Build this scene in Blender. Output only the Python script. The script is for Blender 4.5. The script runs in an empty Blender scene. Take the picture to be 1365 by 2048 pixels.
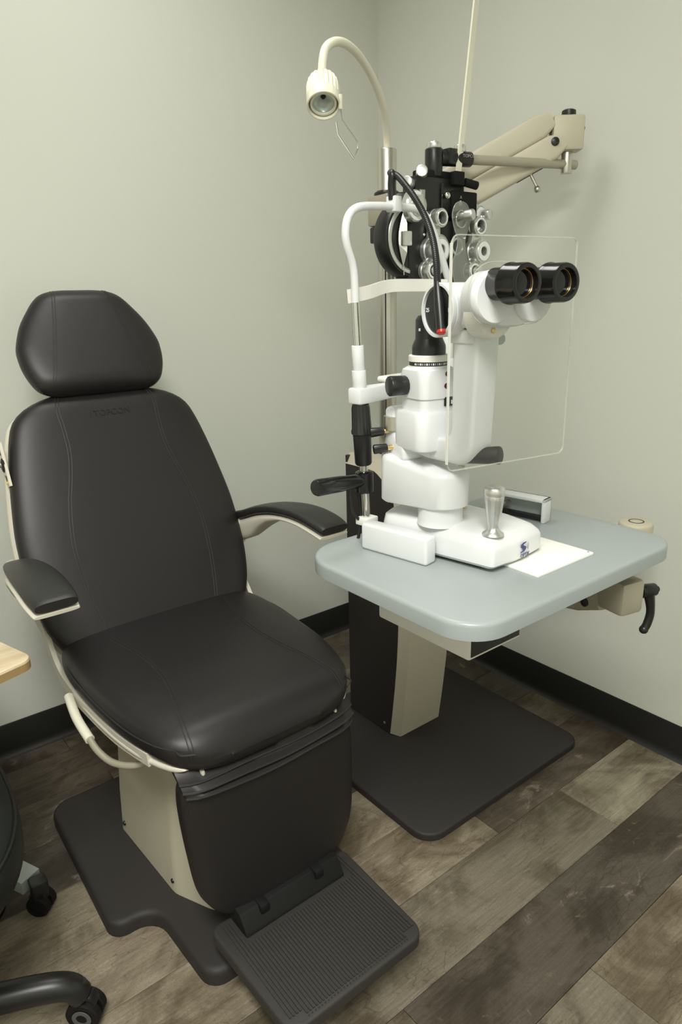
import bpy, bmesh, math, random
from mathutils import Matrix, Vector
V = Vector
random.seed(7)
scene = bpy.context.scene
col = scene.collection
PI = math.pi

# ------------------------------------------------------------------ camera
def setup_camera():
    cd = bpy.data.cameras.new('camera'); co = bpy.data.objects.new('camera', cd); col.objects.link(co)
    cd.sensor_fit = 'VERTICAL'; cd.sensor_height = 36.0; cd.sensor_width = 24.0
    cd.lens = 1385.98 / 2048 * 36.0
    cd.clip_start = 0.02
    yaw, pit, rol = math.radians(38.0036), math.radians(17.0553), math.radians(-1.3830)
    f = V((math.sin(yaw) * math.cos(pit), math.cos(yaw) * math.cos(pit), -math.sin(pit)))
    rt = V((math.cos(yaw), -math.sin(yaw), 0)); up = rt.cross(f)
    r2 = rt * math.cos(rol) + up * math.sin(rol); u2 = -rt * math.sin(rol) + up * math.cos(rol)
    co.matrix_world = Matrix(((r2.x, u2.x, -f.x, -1.738), (r2.y, u2.y, -f.y, -1.968), (r2.z, u2.z, -f.z, 1.25), (0, 0, 0, 1)))
    scene.camera = co
setup_camera()

# ------------------------------------------------------------------ world, lights, exposure
scene.view_settings.view_transform = 'Standard'
scene.view_settings.look = 'None'
scene.view_settings.gamma = 1.0
scene.view_settings.use_curve_mapping = False
scene.view_settings.exposure = 0.0
wd = bpy.data.worlds.new('world'); scene.world = wd; wd.use_nodes = True
wd.node_tree.nodes['Background'].inputs[0].default_value = (0.9, 0.95, 1.0, 1)
wd.node_tree.nodes['Background'].inputs[1].default_value = 0.02
CEIL = 2.55
def area(name, loc, sx, sy, power, colr):
    ld = bpy.data.lights.new(name, 'AREA'); ld.shape = 'RECTANGLE'; ld.size = sx; ld.size_y = sy
    ld.energy = power; ld.color = colr; ld.spread = math.radians(168)
    lo = bpy.data.objects.new(name, ld); col.objects.link(lo); lo.location = loc
    return lo
LIGHT_SPOTS = [((-1.02, -0.68), 0.50, 0.50, 7.5), ((-2.05, -2.30), 0.56, 1.16, 69.0)]
for i, ((lx, ly), sx, sy, pw) in enumerate(LIGHT_SPOTS):
    area('ceiling_lamp_light', (lx, ly, CEIL - 0.035), sx, sy, pw, (1.0, 0.985, 0.935))

# ------------------------------------------------------------------ materials
MATS = {}
def mat(name, base=(0.5, 0.5, 0.5), rough=0.5, metal=0.0, spec=0.5, noise=None, bump=None, coat=0.0, emit=None, aniso=None):
    """noise=(scale, amount) mottles the colour, bump=(scale, strength, distance) adds fine relief"""
    m = bpy.data.materials.new(name); m.use_nodes = True
    nt = m.node_tree; b = nt.nodes['Principled BSDF']
    b.inputs['Base Color'].default_value = (*base, 1); b.inputs['Roughness'].default_value = rough
    b.inputs['Metallic'].default_value = metal; b.inputs['Specular IOR Level'].default_value = spec
    b.inputs['Coat Weight'].default_value = coat
    if coat: b.inputs['Coat Roughness'].default_value = 0.15
    tc = nt.nodes.new('ShaderNodeTexCoord')
    if noise:
        n = nt.nodes.new('ShaderNodeTexNoise'); n.inputs['Scale'].default_value = noise[0]; n.inputs['Detail'].default_value = 4
        nt.links.new(tc.outputs['Object'], n.inputs['Vector'])
        mx = nt.nodes.new('ShaderNodeMix'); mx.data_type = 'RGBA'
        a = noise[1]
        mx.inputs[6].default_value = (*[max(0, c * (1 - a)) for c in base], 1)
        mx.inputs[7].default_value = (*[min(1, c * (1 + a)) for c in base], 1)
        nt.links.new(n.outputs['Fac'], mx.inputs[0]); nt.links.new(mx.outputs[2], b.inputs['Base Color'])
    if bump:
        n2 = nt.nodes.new('ShaderNodeTexNoise'); n2.inputs['Scale'].default_value = bump[0]; n2.inputs['Detail'].default_value = 3
        nt.links.new(tc.outputs['Object'], n2.inputs['Vector'])
        bp = nt.nodes.new('ShaderNodeBump'); bp.inputs['Strength'].default_value = bump[1]; bp.inputs['Distance'].default_value = bump[2]
        nt.links.new(n2.outputs['Fac'], bp.inputs['Height']); nt.links.new(bp.outputs['Normal'], b.inputs['Normal'])
    if emit:
        b.inputs['Emission Color'].default_value = (*emit[0], 1); b.inputs['Emission Strength'].default_value = emit[1]
    MATS[name] = m
    return m

mat('wall', (0.67, 0.69, 0.62), 0.42, spec=0.35, noise=(3.0, 0.012), bump=(160, 0.10, 0.0015))
mat('ceiling', (0.75, 0.75, 0.72), 0.9, noise=(20, 0.03))
mat('baseboard', (0.012, 0.012, 0.012), 0.45, noise=(30, 0.1))
mat('vinyl', (0.0132, 0.0116, 0.0118), 0.44, spec=0.5, noise=(60, 0.08), bump=(900, 0.12, 0.0006))
mat('stitch', (0.006, 0.006, 0.006), 0.6)
mat('stitch_light', (0.022, 0.021, 0.0205), 0.5)
mat('armpad', (0.019, 0.019, 0.0185), 0.42, noise=(80, 0.08), bump=(1200, 0.08, 0.0004))
mat('ivory', (0.56, 0.52, 0.40), 0.45, noise=(40, 0.03), bump=(700, 0.06, 0.0004))
mat('ivory_light', (0.66, 0.63, 0.53), 0.4, noise=(40, 0.03))
mat('stand_ivory', (0.56, 0.51, 0.41), 0.42, noise=(300, 0.06), bump=(900, 0.08, 0.0004))
mat('beige_metal', (0.42, 0.39, 0.30), 0.38, metal=0.25, noise=(500, 0.08), bump=(900, 0.06, 0.0004))
mat('dark_panel', (0.030, 0.027, 0.024), 0.55, noise=(500, 0.15), bump=(800, 0.1, 0.0004))
mat('mat_grey', (0.026, 0.0228, 0.0215), 0.62, noise=(400, 0.12), bump=(900, 0.15, 0.0005))
mat('foot_rubber', (0.034, 0.031, 0.0285), 0.6, noise=(200, 0.12))
mat('chrome', (0.75, 0.74, 0.70), 0.14, metal=1.0)
mat('steel', (0.62, 0.60, 0.54), 0.32, metal=1.0, noise=(200, 0.05))
mat('satin_silver', (0.72, 0.72, 0.70), 0.33, metal=0.9, bump=(600, 0.05, 0.0003))
mat('white_plastic', (0.73, 0.745, 0.75), 0.34, noise=(30, 0.01), bump=(900, 0.03, 0.0003))
mat('white_warm', (0.80, 0.79, 0.74), 0.38, noise=(30, 0.01))
mat('cream', (0.80, 0.78, 0.64), 0.35, noise=(30, 0.02))
mat('black_plastic', (0.012, 0.012, 0.012), 0.35, noise=(60, 0.1))
mat('black_gloss', (0.008, 0.008, 0.008), 0.16, noise=(60, 0.1))
mat('black_matte', (0.007, 0.007, 0.007), 0.7, spec=0.25, noise=(60, 0.1))
mat('table_grey', (0.325, 0.36, 0.36), 0.34, noise=(900, 0.10), bump=(900, 0.03, 0.0002))
mat('table_edge', (0.42, 0.455, 0.45), 0.33, noise=(700, 0.06))
mat('plate_white', (0.88, 0.87, 0.81), 0.45, noise=(20, 0.01))
mat('red', (0.55, 0.03, 0.02), 0.3)
mat('lens_red', (0.10, 0.01, 0.01), 0.15)
mat('yellow', (0.80, 0.56, 0.06), 0.35)
mat('brass', (0.78, 0.58, 0.28), 0.25, metal=1.0)
mat('blue_label', (0.33, 0.55, 0.68), 0.35, noise=(60, 0.03))
mat('label_dark', (0.03, 0.05, 0.06), 0.4)
mat('label_green', (0.12, 0.25, 0.26), 0.4)
mat('label_white', (0.85, 0.88, 0.88), 0.4)
mat('logo_blue', (0.012, 0.03, 0.16), 0.4)
mat('logo_grey', (0.42, 0.43, 0.45), 0.4)
mat('print_grey', (0.35, 0.35, 0.34), 0.5)
mat('lens_glass', (0.008, 0.008, 0.008), 0.08, spec=0.5)
mat('stool_vinyl', (0.009, 0.0105, 0.010), 0.5, spec=0.35, noise=(60, 0.08), bump=(900, 0.1, 0.0005))
mat('wheel_grey', (0.09, 0.09, 0.085), 0.5)
mat('grey_paint', (0.42, 0.46, 0.44), 0.4, noise=(40, 0.03))
mat('reflector', (0.50, 0.56, 0.51), 0.30, metal=0.35)
mat('diffuser', (0.9, 0.9, 0.88), 0.6)
mat('lens_grey', (0.62, 0.64, 0.60), 0.24, metal=0.75, noise=(400, 0.2))

def clear_mat(name, tint, gloss=0.12, haze=0.0):
    m = bpy.data.materials.new(name); m.use_nodes = True; nt = m.node_tree; nt.nodes.clear()
    out = nt.nodes.new('ShaderNodeOutputMaterial'); tr = nt.nodes.new('ShaderNodeBsdfTransparent')
    tr.inputs[0].default_value = (*tint, 1)
    gl = nt.nodes.new('ShaderNodeBsdfGlossy'); gl.inputs['Roughness'].default_value = 0.04
    fr = nt.nodes.new('ShaderNodeFresnel'); fr.inputs[0].default_value = 1.45
    mul = nt.nodes.new('ShaderNodeMath'); mul.operation = 'MULTIPLY'; mul.inputs[1].default_value = gloss * 5
    mix = nt.nodes.new('ShaderNodeMixShader')
    nt.links.new(fr.outputs[0], mul.inputs[0]); nt.links.new(mul.outputs[0], mix.inputs[0])
    nt.links.new(tr.outputs[0], mix.inputs[1]); nt.links.new(gl.outputs[0], mix.inputs[2])
    last = mix
    if haze > 0:
        df = nt.nodes.new('ShaderNodeBsdfDiffuse'); df.inputs[0].default_value = (0.85, 0.86, 0.80, 1)
        m2 = nt.nodes.new('ShaderNodeMixShader'); m2.inputs[0].default_value = haze
        nt.links.new(mix.outputs[0], m2.inputs[1]); nt.links.new(df.outputs[0], m2.inputs[2]); last = m2
    nt.links.new(last.outputs[0], out.inputs[0]); MATS[name] = m
clear_mat('acrylic', (0.985, 0.99, 0.975), 0.10, 0.018)
clear_mat('acrylic_edge', (0.95, 0.96, 0.92), 0.10, 0.24)
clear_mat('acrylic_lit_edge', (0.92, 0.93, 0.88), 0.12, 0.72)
clear_mat('clear_disc', (0.90, 0.92, 0.89), 0.14, 0.06)

def plank_mat():
    m = bpy.data.materials.new('plank'); m.use_nodes = True; nt = m.node_tree; b = nt.nodes['Principled BSDF']
    N = nt.nodes.new; L = nt.links.new
    tc = N('ShaderNodeTexCoord'); oi = N('ShaderNodeObjectInfo')
    off = N('ShaderNodeVectorMath'); off.operation = 'SCALE'; off.inputs[0].default_value = (37.0, 19.0, 5.0)
    L(oi.outputs['Random'], off.inputs['Scale'])
    add = N('ShaderNodeVectorMath'); add.operation = 'ADD'; L(tc.outputs['Object'], add.inputs[0]); L(off.outputs[0], add.inputs[1])
    def mapped(sx, sy):
        mp = N('ShaderNodeMapping'); mp.inputs['Scale'].default_value = (sx, sy, 1); L(add.outputs[0], mp.inputs['Vector']); return mp
    def noise(sx, sy, scale, det=6, rough=0.6, dist=0.0):
        n = N('ShaderNodeTexNoise'); n.inputs['Scale'].default_value = scale; n.inputs['Detail'].default_value = det
        n.inputs['Roughness'].default_value = rough; n.inputs['Distortion'].default_value = dist
        L(mapped(sx, sy).outputs[0], n.inputs['Vector']); return n
    def ramp(src, p0, p1):
        r = N('ShaderNodeMapRange'); r.inputs[1].default_value = p0; r.inputs[2].default_value = p1; r.interpolation_type = 'SMOOTHSTEP'
        L(src, r.inputs[0]); return r.outputs[0]
    def mixc(fac, a, bcol, blend='MIX'):
        x = N('ShaderNodeMix'); x.data_type = 'RGBA'; x.blend_type = blend
        if isinstance(fac, float): x.inputs[0].default_value = fac
        else: L(fac, x.inputs[0])
        for s, i in ((a, 6), (bcol, 7)):
            if isinstance(s, tuple): x.inputs[i].default_value = (*s, 1)
            else: L(s, x.inputs[i])
        return x.outputs[2]
    base = oi.outputs['Color']
    blot = ramp(noise(1.0, 1.5, 4.5, 5, 0.62, 0.6).outputs['Fac'], 0.40, 0.64)
    c = mixc(blot, base, mixc(1.0, base, (0.45, 0.41, 0.36), 'MULTIPLY'))
    pale = ramp(noise(1.2, 1.6, 7.0, 6, 0.7, 1.2).outputs['Fac'], 0.58, 0.72)
    c = mixc(pale, c, mixc(0.55, c, (0.42, 0.37, 0.29)))
    grain = ramp(noise(2.2, 55, 3.5, 6, 0.7).outputs['Fac'], 0.3, 0.75)
    c = mixc(grain, mixc(1.0, c, (0.80, 0.78, 0.75), 'MULTIPLY'), mixc(1.0, c, (1.16, 1.15, 1.13), 'MULTIPLY'))
    # short dark checks along and across the printed grain, in patches
    def cracks(sx, sy, scale):
        v = N('ShaderNodeTexVoronoi'); v.feature = 'DISTANCE_TO_EDGE'; v.inputs['Scale'].default_value = scale
        wob = noise(1, 1, 14, 3)
        mp = mapped(sx, sy); ad = N('ShaderNodeVectorMath'); ad.operation = 'ADD'
        sc = N('ShaderNodeVectorMath'); sc.operation = 'SCALE'; sc.inputs['Scale'].default_value = 0.35
        L(wob.outputs['Color'], sc.inputs[0]); L(mp.outputs[0], ad.inputs[0]); L(sc.outputs[0], ad.inputs[1])
        L(ad.outputs[0], v.inputs['Vector'])
        return ramp(v.outputs['Distance'], 0.045, 0.0)
    patch = ramp(noise(1.0, 2.0, 3.0, 3).outputs['Fac'], 0.46, 0.60)
    cr = N('ShaderNodeMath'); cr.operation = 'MULTIPLY'; L(cracks(11, 46, 1.6), cr.inputs[0]); L(patch, cr.inputs[1])
    cr2 = N('ShaderNodeMath'); cr2.operation = 'MULTIPLY'; cr2.inputs[1].default_value = 0.55; L(cr.outputs[0], cr2.inputs[0])
    c = mixc(cr2.outputs[0], c, mixc(1.0, c, (0.42, 0.38, 0.33), 'MULTIPLY'))
    fine = ramp(noise(1, 1, 260, 2).outputs['Fac'], 0.3, 0.7)
    c = mixc(fine, mixc(1.0, c, (0.90, 0.90, 0.90), 'MULTIPLY'), mixc(1.0, c, (1.08, 1.08, 1.08), 'MULTIPLY'))
    L(c, b.inputs['Base Color'])
    b.inputs['Roughness'].default_value = 0.48; b.inputs['Specular IOR Level'].default_value = 0.35
    bp = N('ShaderNodeBump'); bp.inputs['Strength'].default_value = 0.25; bp.inputs['Distance'].default_value = 0.0008
    L(grain, bp.inputs['Height']); L(bp.outputs[0], b.inputs['Normal'])
    MATS['plank'] = m
plank_mat()

def wood_mat():
    m = bpy.data.materials.new('wood'); m.use_nodes = True; nt = m.node_tree; b = nt.nodes['Principled BSDF']
    tc = nt.nodes.new('ShaderNodeTexCoord'); mp = nt.nodes.new('ShaderNodeMapping'); mp.inputs['Scale'].default_value = (2.0, 26, 26)
    n = nt.nodes.new('ShaderNodeTexNoise'); n.inputs['Scale'].default_value = 1.4; n.inputs['Detail'].default_value = 5
    r = nt.nodes.new('ShaderNodeValToRGB')
    r.color_ramp.elements[0].position = 0.3; r.color_ramp.elements[0].color = (0.50, 0.38, 0.22, 1)
    r.color_ramp.elements[1].position = 0.68; r.color_ramp.elements[1].color = (0.78, 0.68, 0.50, 1)
    nt.links.new(tc.outputs['Object'], mp.inputs[0]); nt.links.new(mp.outputs[0], n.inputs['Vector'])
    nt.links.new(n.outputs['Fac'], r.inputs[0]); nt.links.new(r.outputs[0], b.inputs['Base Color'])
    b.inputs['Roughness'].default_value = 0.4
    MATS['wood'] = m
wood_mat()
mat('wood_edge', (0.34, 0.23, 0.10), 0.5, noise=(60, 0.1))

# ------------------------------------------------------------------ mesh helpers
def rotm(d, up=V((0, 0, 1))):
    d = V(d).normalized()
    return d.to_track_quat('Z', 'Y').to_matrix()

def catmull(pts, n=8, closed=False):
    P = [V(p) for p in pts]; out = []
    m = len(P); rng = m if closed else m - 1
    for i in range(rng):
        if closed: a, b, c, d = P[i - 1], P[i], P[(i + 1) % m], P[(i + 2) % m]
        else: a, b, c, d = P[max(i - 1, 0)], P[i], P[i + 1], P[min(i + 2, m - 1)]
        for k in range(n):
            t = k / n
            out.append(0.5 * ((2 * b) + (c - a) * t + (2 * a - 5 * b + 4 * c - d) * t * t + (3 * b - a - 3 * c + d) * t ** 3))
    if not closed: out.append(P[-1])
    return out

def interp(tab, x):
    """smooth-ish piecewise linear lookup in [(x, y), ...]"""
    if x <= tab[0][0]: return tab[0][1]
    for (x0, y0), (x1, y1) in zip(tab, tab[1:]):
        if x <= x1: return y0 + (y1 - y0) * (x - x0) / (x1 - x0)
    return tab[-1][1]

class G:
    def __init__(s, M=None):
        s.bm = bmesh.new(); s.M = M or Matrix.Identity(4)
    def _merge(s, b):
        b.transform(s.M)
        me = bpy.data.meshes.new('tmp'); b.to_mesh(me); b.free(); s.bm.from_mesh(me); bpy.data.meshes.remove(me)
        return s
    def box(s, lo, hi, bevel=0.0, seg=2, R=None):
        b = bmesh.new(); bmesh.ops.create_cube(b, size=1)
        lo, hi = V(lo), V(hi); c = (lo + hi) / 2; d = hi - lo
        for v in b.verts: v.co = V((v.co.x * d.x, v.co.y * d.y, v.co.z * d.z))
        if bevel: bmesh.ops.bevel(b, geom=b.edges[:], offset=bevel, segments=seg, profile=0.5, affect='EDGES')
        b.transform(Matrix.Translation(c) @ (R.to_4x4() if R else Matrix.Identity(4)))
        return s._merge(b)
    def lathe(s, o, axis, prof, seg=28, flute=None, cap=True):
        """prof = [(radius, height)], flute=(count, depth, h0, h1)"""
        b = bmesh.new(); R = rotm(axis); rings = []
        for r, h in prof:
            if r < 1e-6: rings.append([b.verts.new(V((0, 0, h)))]); continue
            ring = []
            for k in range(seg):
                a = 2 * PI * k / seg; rr = r
                if flute and flute[2] <= h <= flute[3]: rr = r - flute[1] * (0.5 + 0.5 * math.cos(a * flute[0]))
                ring.append(b.verts.new(V((rr * math.cos(a), rr * math.sin(a), h))))
            rings.append(ring)
        for A, B in zip(rings, rings[1:]):
            for k in range(seg):
                k2 = (k + 1) % seg
                if len(A) == 1 and len(B) == 1: continue
                if len(A) == 1: b.faces.new((A[0], B[k], B[k2]))
                elif len(B) == 1: b.faces.new((A[k], A[k2], B[0]))
                else: b.faces.new((A[k], A[k2], B[k2], B[k]))
        for ring in (rings[0], rings[-1]):
            if cap and len(ring) > 2:
                try: b.faces.new(ring)
                except ValueError: pass
        bmesh.ops.recalc_face_normals(b, faces=b.faces[:])
        b.transform(Matrix.Translation(V(o)) @ R.to_4x4())
        return s._merge(b)
    def cyl(s, p0, p1, r0, r1=None, seg=24, bevel=0.0, flute=None):
        r1 = r0 if r1 is None else r1; p0, p1 = V(p0), V(p1); h = (p1 - p0).length
        if bevel: prof = [(r0 - bevel, 0), (r0 - bevel * 0.3, bevel * 0.3), (r0, bevel), (r1, h - bevel), (r1 - bevel * 0.3, h - bevel * 0.3), (r1 - bevel, h)]
        else: prof = [(r0, 0), (r1, h)]
        fl = (flute[0], flute[1], 0, h) if flute else None
        return s.lathe(p0, p1 - p0, prof, seg, fl)
    def ring(s, o, axis, r_out, r_in, h, seg=32, bev=0.0008):
        prof = [(r_in, 0), (r_out - bev, 0), (r_out, bev), (r_out, h - bev), (r_out - bev, h), (r_in, h), (r_in, 0)]
        b = bmesh.new(); R = rotm(axis); rings = []
        for r, hh in prof[:-1]: rings.append([b.verts.new(V((r * math.cos(2 * PI * k / seg), r * math.sin(2 * PI * k / seg), hh))) for k in range(seg)])
        n = len(rings)
        for i in range(n):
            A, B = rings[i], rings[(i + 1) % n]
            for k in range(seg): b.faces.new((A[k], A[(k + 1) % seg], B[(k + 1) % seg], B[k]))
        bmesh.ops.recalc_face_normals(b, faces=b.faces[:])
        b.transform(Matrix.Translation(V(o)) @ R.to_4x4())
        return s._merge(b)
    def tube(s, pts, r, seg=12, cap=True, flat=None):
        """sweep; r may be a list; flat=(width, height, upvector) for a flat strip"""
        P = [V(p) for p in pts]; n = len(P); rr = r if isinstance(r, (list, tuple)) else [r] * n
        b = bmesh.new(); rings = []; prevx = None
        for i in range(n):
            t = (P[min(i + 1, n - 1)] - P[max(i - 1, 0)]).normalized()
            if flat:
                y = V(flat[2]); y = (y - t * y.dot(t)).normalized(); x = y.cross(t)
            else:
                if prevx is None:
                    a = V((0, 0, 1)) if abs(t.z) < 0.9 else V((1, 0, 0)); x = t.cross(a).normalized()
                else: x = (prevx - t * prevx.dot(t)).normalized()
                y = t.cross(x)
            prevx = x
            if flat: ring = [P[i] + x * sx * flat[0] / 2 + y * sy * flat[1] / 2 for sx, sy in ((-1, -1), (1, -1), (1, 1), (-1, 1))]
            else: ring = [P[i] + (x * math.cos(2 * PI * k / seg) + y * math.sin(2 * PI * k / seg)) * rr[i] for k in range(seg)]
            rings.append([b.verts.new(q) for q in ring])
        m = len(rings[0])
        for A, B in zip(rings, rings[1:]):
            for k in range(m): b.faces.new((A[k], A[(k + 1) % m], B[(k + 1) % m], B[k]))
        if cap: b.faces.new(rings[0][::-1]); b.faces.new(rings[-1])
        bmesh.ops.recalc_face_normals(b, faces=b.faces[:])
        return s._merge(b)
    def prism(s, poly, ext, bevel=0.0, seg=2, vert_only=False):
        """closed planar polygon extruded by a vector"""
        b = bmesh.new(); e = V(ext)
        A = [b.verts.new(V(p)) for p in poly]; B = [b.verts.new(V(p) + e) for p in poly]; n = len(poly)
        b.faces.new(A[::-1]); b.faces.new(B)
        for k in range(n): b.faces.new((A[k], A[(k + 1) % n], B[(k + 1) % n], B[k]))
        bmesh.ops.recalc_face_normals(b, faces=b.faces[:])
        if bevel:
            eds = [ed for ed in b.edges if len(ed.link_faces) == 2 and ed.calc_face_angle(0) > 0.6]
            bmesh.ops.bevel(b, geom=eds, offset=bevel, segments=seg, profile=0.5, affect='EDGES', clamp_overlap=True)
        return s._merge(b)
    def loft(s, rings, cap=True):
        b = bmesh.new(); Rg = [[b.verts.new(V(p)) for p in r] for r in rings]; m = len(Rg[0])
        for A, B in zip(Rg, Rg[1:]):
            for k in range(m): b.faces.new((A[k], A[(k + 1) % m], B[(k + 1) % m], B[k]))
        if cap:
            for r in (Rg[0], Rg[-1]):
                c = sum((v.co for v in r), V()) / m; cv = b.verts.new(c)
                for k in range(m): b.faces.new((r[k], r[(k + 1) % m], cv))
        bmesh.ops.recalc_face_normals(b, faces=b.faces[:])
        return s._merge(b)
    def sphere(s, c, r, sc=(1, 1, 1), seg=20):
        b = bmesh.new(); bmesh.ops.create_uvsphere(b, u_segments=seg, v_segments=seg // 2, radius=r)
        for v in b.verts: v.co = V((v.co.x * sc[0], v.co.y * sc[1], v.co.z * sc[2]))
        b.transform(Matrix.Translation(V(c)))
        return s._merge(b)
    def obj(s, name, material, parent=None, angle=35, label=None, kind=None):
        me = bpy.data.meshes.new(name)
        root = parent
        while root is not None and root.parent is not None: root = root.parent
        if root is not None: s.bm.transform(Matrix.Translation(-root.location))
        s.bm.to_mesh(me); s.bm.free()
        me.materials.append(MATS[material])
        for p in me.polygons: p.use_smooth = True
        me.set_sharp_from_angle(angle=math.radians(angle))
        o = bpy.data.objects.new(name, me); col.objects.link(o); o.parent = parent
        if label: o['label'] = label
        if kind: o['kind'] = kind
        return o

def thing(name, label, cat, loc=(0, 0, 0), group=None):
    o = bpy.data.objects.new(name, None); col.objects.link(o); o.location = loc; o.empty_display_size = 0.05
    o['label'] = label; o['category'] = cat
    if group: o['group'] = group
    return o
def tag(o, label, cat, group=None):
    o['label'] = label; o['category'] = cat
    if group: o['group'] = group
    return o

def text_obj(name, body, size, M, material, parent, extrude=0.0002, shear=0.0, spacing=1.0, align='CENTER', bold=0.0):
    cu = bpy.data.curves.new('txt', 'FONT'); cu.body = body; cu.size = size; cu.extrude = extrude; cu.shear = shear
    cu.space_character = spacing; cu.align_x = align; cu.align_y = 'CENTER'; cu.offset = bold; cu.resolution_u = 3
    to = bpy.data.objects.new('txt', cu); col.objects.link(to)
    dg = bpy.context.evaluated_depsgraph_get(); me = bpy.data.meshes.new_from_object(to.evaluated_get(dg))
    bpy.data.objects.remove(to); bpy.data.curves.remove(cu)
    me.transform(M)
    root = parent
    while root.parent is not None: root = root.parent
    me.transform(Matrix.Translation(-root.location)); me.materials.clear(); me.materials.append(MATS[material])
    me.name = name
    o = bpy.data.objects.new(name, me); col.objects.link(o); o.parent = parent
    return o
def frame(o, x, n):
    """matrix with local X along x and local Z along n at o"""
    x = V(x).normalized(); n = V(n); n = (n - x * n.dot(x)).normalized(); y = n.cross(x)
    return Matrix(((x.x, y.x, n.x, o[0]), (x.y, y.y, n.y, o[1]), (x.z, y.z, n.z, o[2]), (0, 0, 0, 1)))
def struct(o): o['kind'] = 'structure'; return o
def rounded_rect(x0, x1, y0, y1, r, z, n=6):
    pts = []
    rs = r if isinstance(r, (list, tuple)) else [r] * 4
    for (cx, cy, a0, q) in ((x1 - rs[0], y1 - rs[0], 0, rs[0]), (x0 + rs[1], y1 - rs[1], 90, rs[1]), (x0 + rs[2], y0 + rs[2], 180, rs[2]), (x1 - rs[3], y0 + rs[3], 270, rs[3])):
        for k in range(n + 1):
            a = math.radians(a0 + 90 * k / n); pts.append(V((cx + q * math.cos(a), cy + q * math.sin(a), z)))
    return pts

# ================================================================== ROOM
XL, YF = -3.3, -3.4
struct(G().box((XL, 0, 0), (0.1, 0.1, CEIL)).obj('wall_back', 'wall'))
struct(G().box((0, YF, 0), (0.1, 0, CEIL)).obj('wall_right', 'wall'))
struct(G().box((XL - 0.1, YF, 0), (XL, 0.1, CEIL)).obj('wall_left', 'wall'))
struct(G().box((XL - 0.1, YF - 0.1, 0), (0.1, YF, CEIL)).obj('wall_front', 'wall'))
struct(G().box((XL - 0.1, YF - 0.1, CEIL), (0.1, 0.1, CEIL + 0.1)).obj('ceiling', 'ceiling'))
floor = struct(G().box((XL - 0.1, YF - 0.1, -0.1), (0.1, 0.1, -0.006)).obj('floor', 'dark_panel'))
# vinyl cove base: flat face with a toe that runs out on to the floor
def cove(o, along, into, length):
    a, n = V(along), V(into); pr = [(0.0, 0.0), (0.016, 0.0), (0.010, 0.004), (0.005, 0.012), (0.0035, 0.022), (0.0035, 0.101), (0.002, 0.1045), (0, 0.105)]
    return G().prism([V(o) + n * d + V((0, 0, h)) for d, h in pr], a * length)
struct(cove((XL, 0, 0), (1, 0, 0), (0, -1, 0), -XL).obj('baseboard_back', 'baseboard', angle=50))
struct(cove((0, YF, 0), (0, 1, 0), (-1, 0, 0), -YF).obj('baseboard_right', 'baseboard', angle=50))
# planks run along x; rows stack towards the viewer
LIGHT, PALE, MID, BROWN, DARK, GREY = (0.29, 0.25, 0.185), (0.33, 0.30, 0.225), (0.185, 0.158, 0.12), (0.14, 0.115, 0.09), (0.108, 0.092, 0.073), (0.215, 0.19, 0.145)
ROWS = {0: ([-1.3], [BROWN, MID]), 1: ([-1.9, -0.62], [BROWN, BROWN, BROWN]), 2: ([-1.25], [BROWN, MID]), 3: ([-1.62, -0.5], [BROWN, DARK, DARK]),  # left-hand planks coloured a darker brown, dimmer light there put into the colour
        4: ([-0.9], [LIGHT, DARK]), 5: ([-1.7, -0.45], [MID, LIGHT, MID]), 6: ([-2.0, -0.60], [MID, LIGHT, BROWN]), 7: ([-1.575, -0.357], [LIGHT, GREY, PALE]),
        8: ([-2.1, -1.08], [MID, GREY, DARK]), 9: ([-1.95, -0.745], [MID, GREY, LIGHT]), 10: ([-1.2], [BROWN, MID])}
PW = 0.1705
for i in range(20):
    y1 = -0.083 - PW * (i - 1); y0 = y1 - PW
    if i == 0: y1 = 0.0
    y0 = max(y0, YF)
    if y1 <= YF: break
    js, cs = ROWS.get(i, ([random.uniform(-2.4, -0.6)], [random.choice((LIGHT, MID, BROWN, GREY)) for _ in range(2)]))
    xs = [XL] + js + [0.0]
    for k in range(len(xs) - 1):
        cx, cy = (xs[k] + xs[k + 1]) / 2, (y0 + y1) / 2; hx, hy = (xs[k + 1] - xs[k]) / 2 - 0.0005, (y1 - y0) / 2 - 0.0005
        o = G().box((-hx, -hy, -0.006), (hx, hy, 0.0), bevel=0.0009, seg=1).obj('plank', 'plank', floor)
        o.location = (cx, cy, 0); o.color = (*cs[k], 1)

# ceiling panels that hold the lamps
for (lx, ly), sx, sy, pw in LIGHT_SPOTS:
    t = thing('ceiling_light', 'square flush ceiling light panel above the exam chair' if sy < 0.8 else 'long flush ceiling light panel behind the viewpoint', 'light', (lx, ly, CEIL))
    g = G()
    for s in (-1, 1):
        g.box((lx + s * (sx / 2 + 0.01) - 0.012, ly - sy / 2 - 0.022, CEIL - 0.03), (lx + s * (sx / 2 + 0.01) + 0.012, ly + sy / 2 + 0.022, CEIL), 0.002)
        g.box((lx - sx / 2 - 0.022, ly + s * (sy / 2 + 0.01) - 0.012, CEIL - 0.03), (lx + sx / 2 + 0.022, ly + s * (sy / 2 + 0.01) + 0.012, CEIL), 0.002)
    g.obj('frame', 'white_warm', t)
    G().box((lx - sx / 2, ly - sy / 2, CEIL - 0.012), (lx + sx / 2, ly + sy / 2, CEIL - 0.002)).obj('diffuser', 'diffuser', t)

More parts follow.
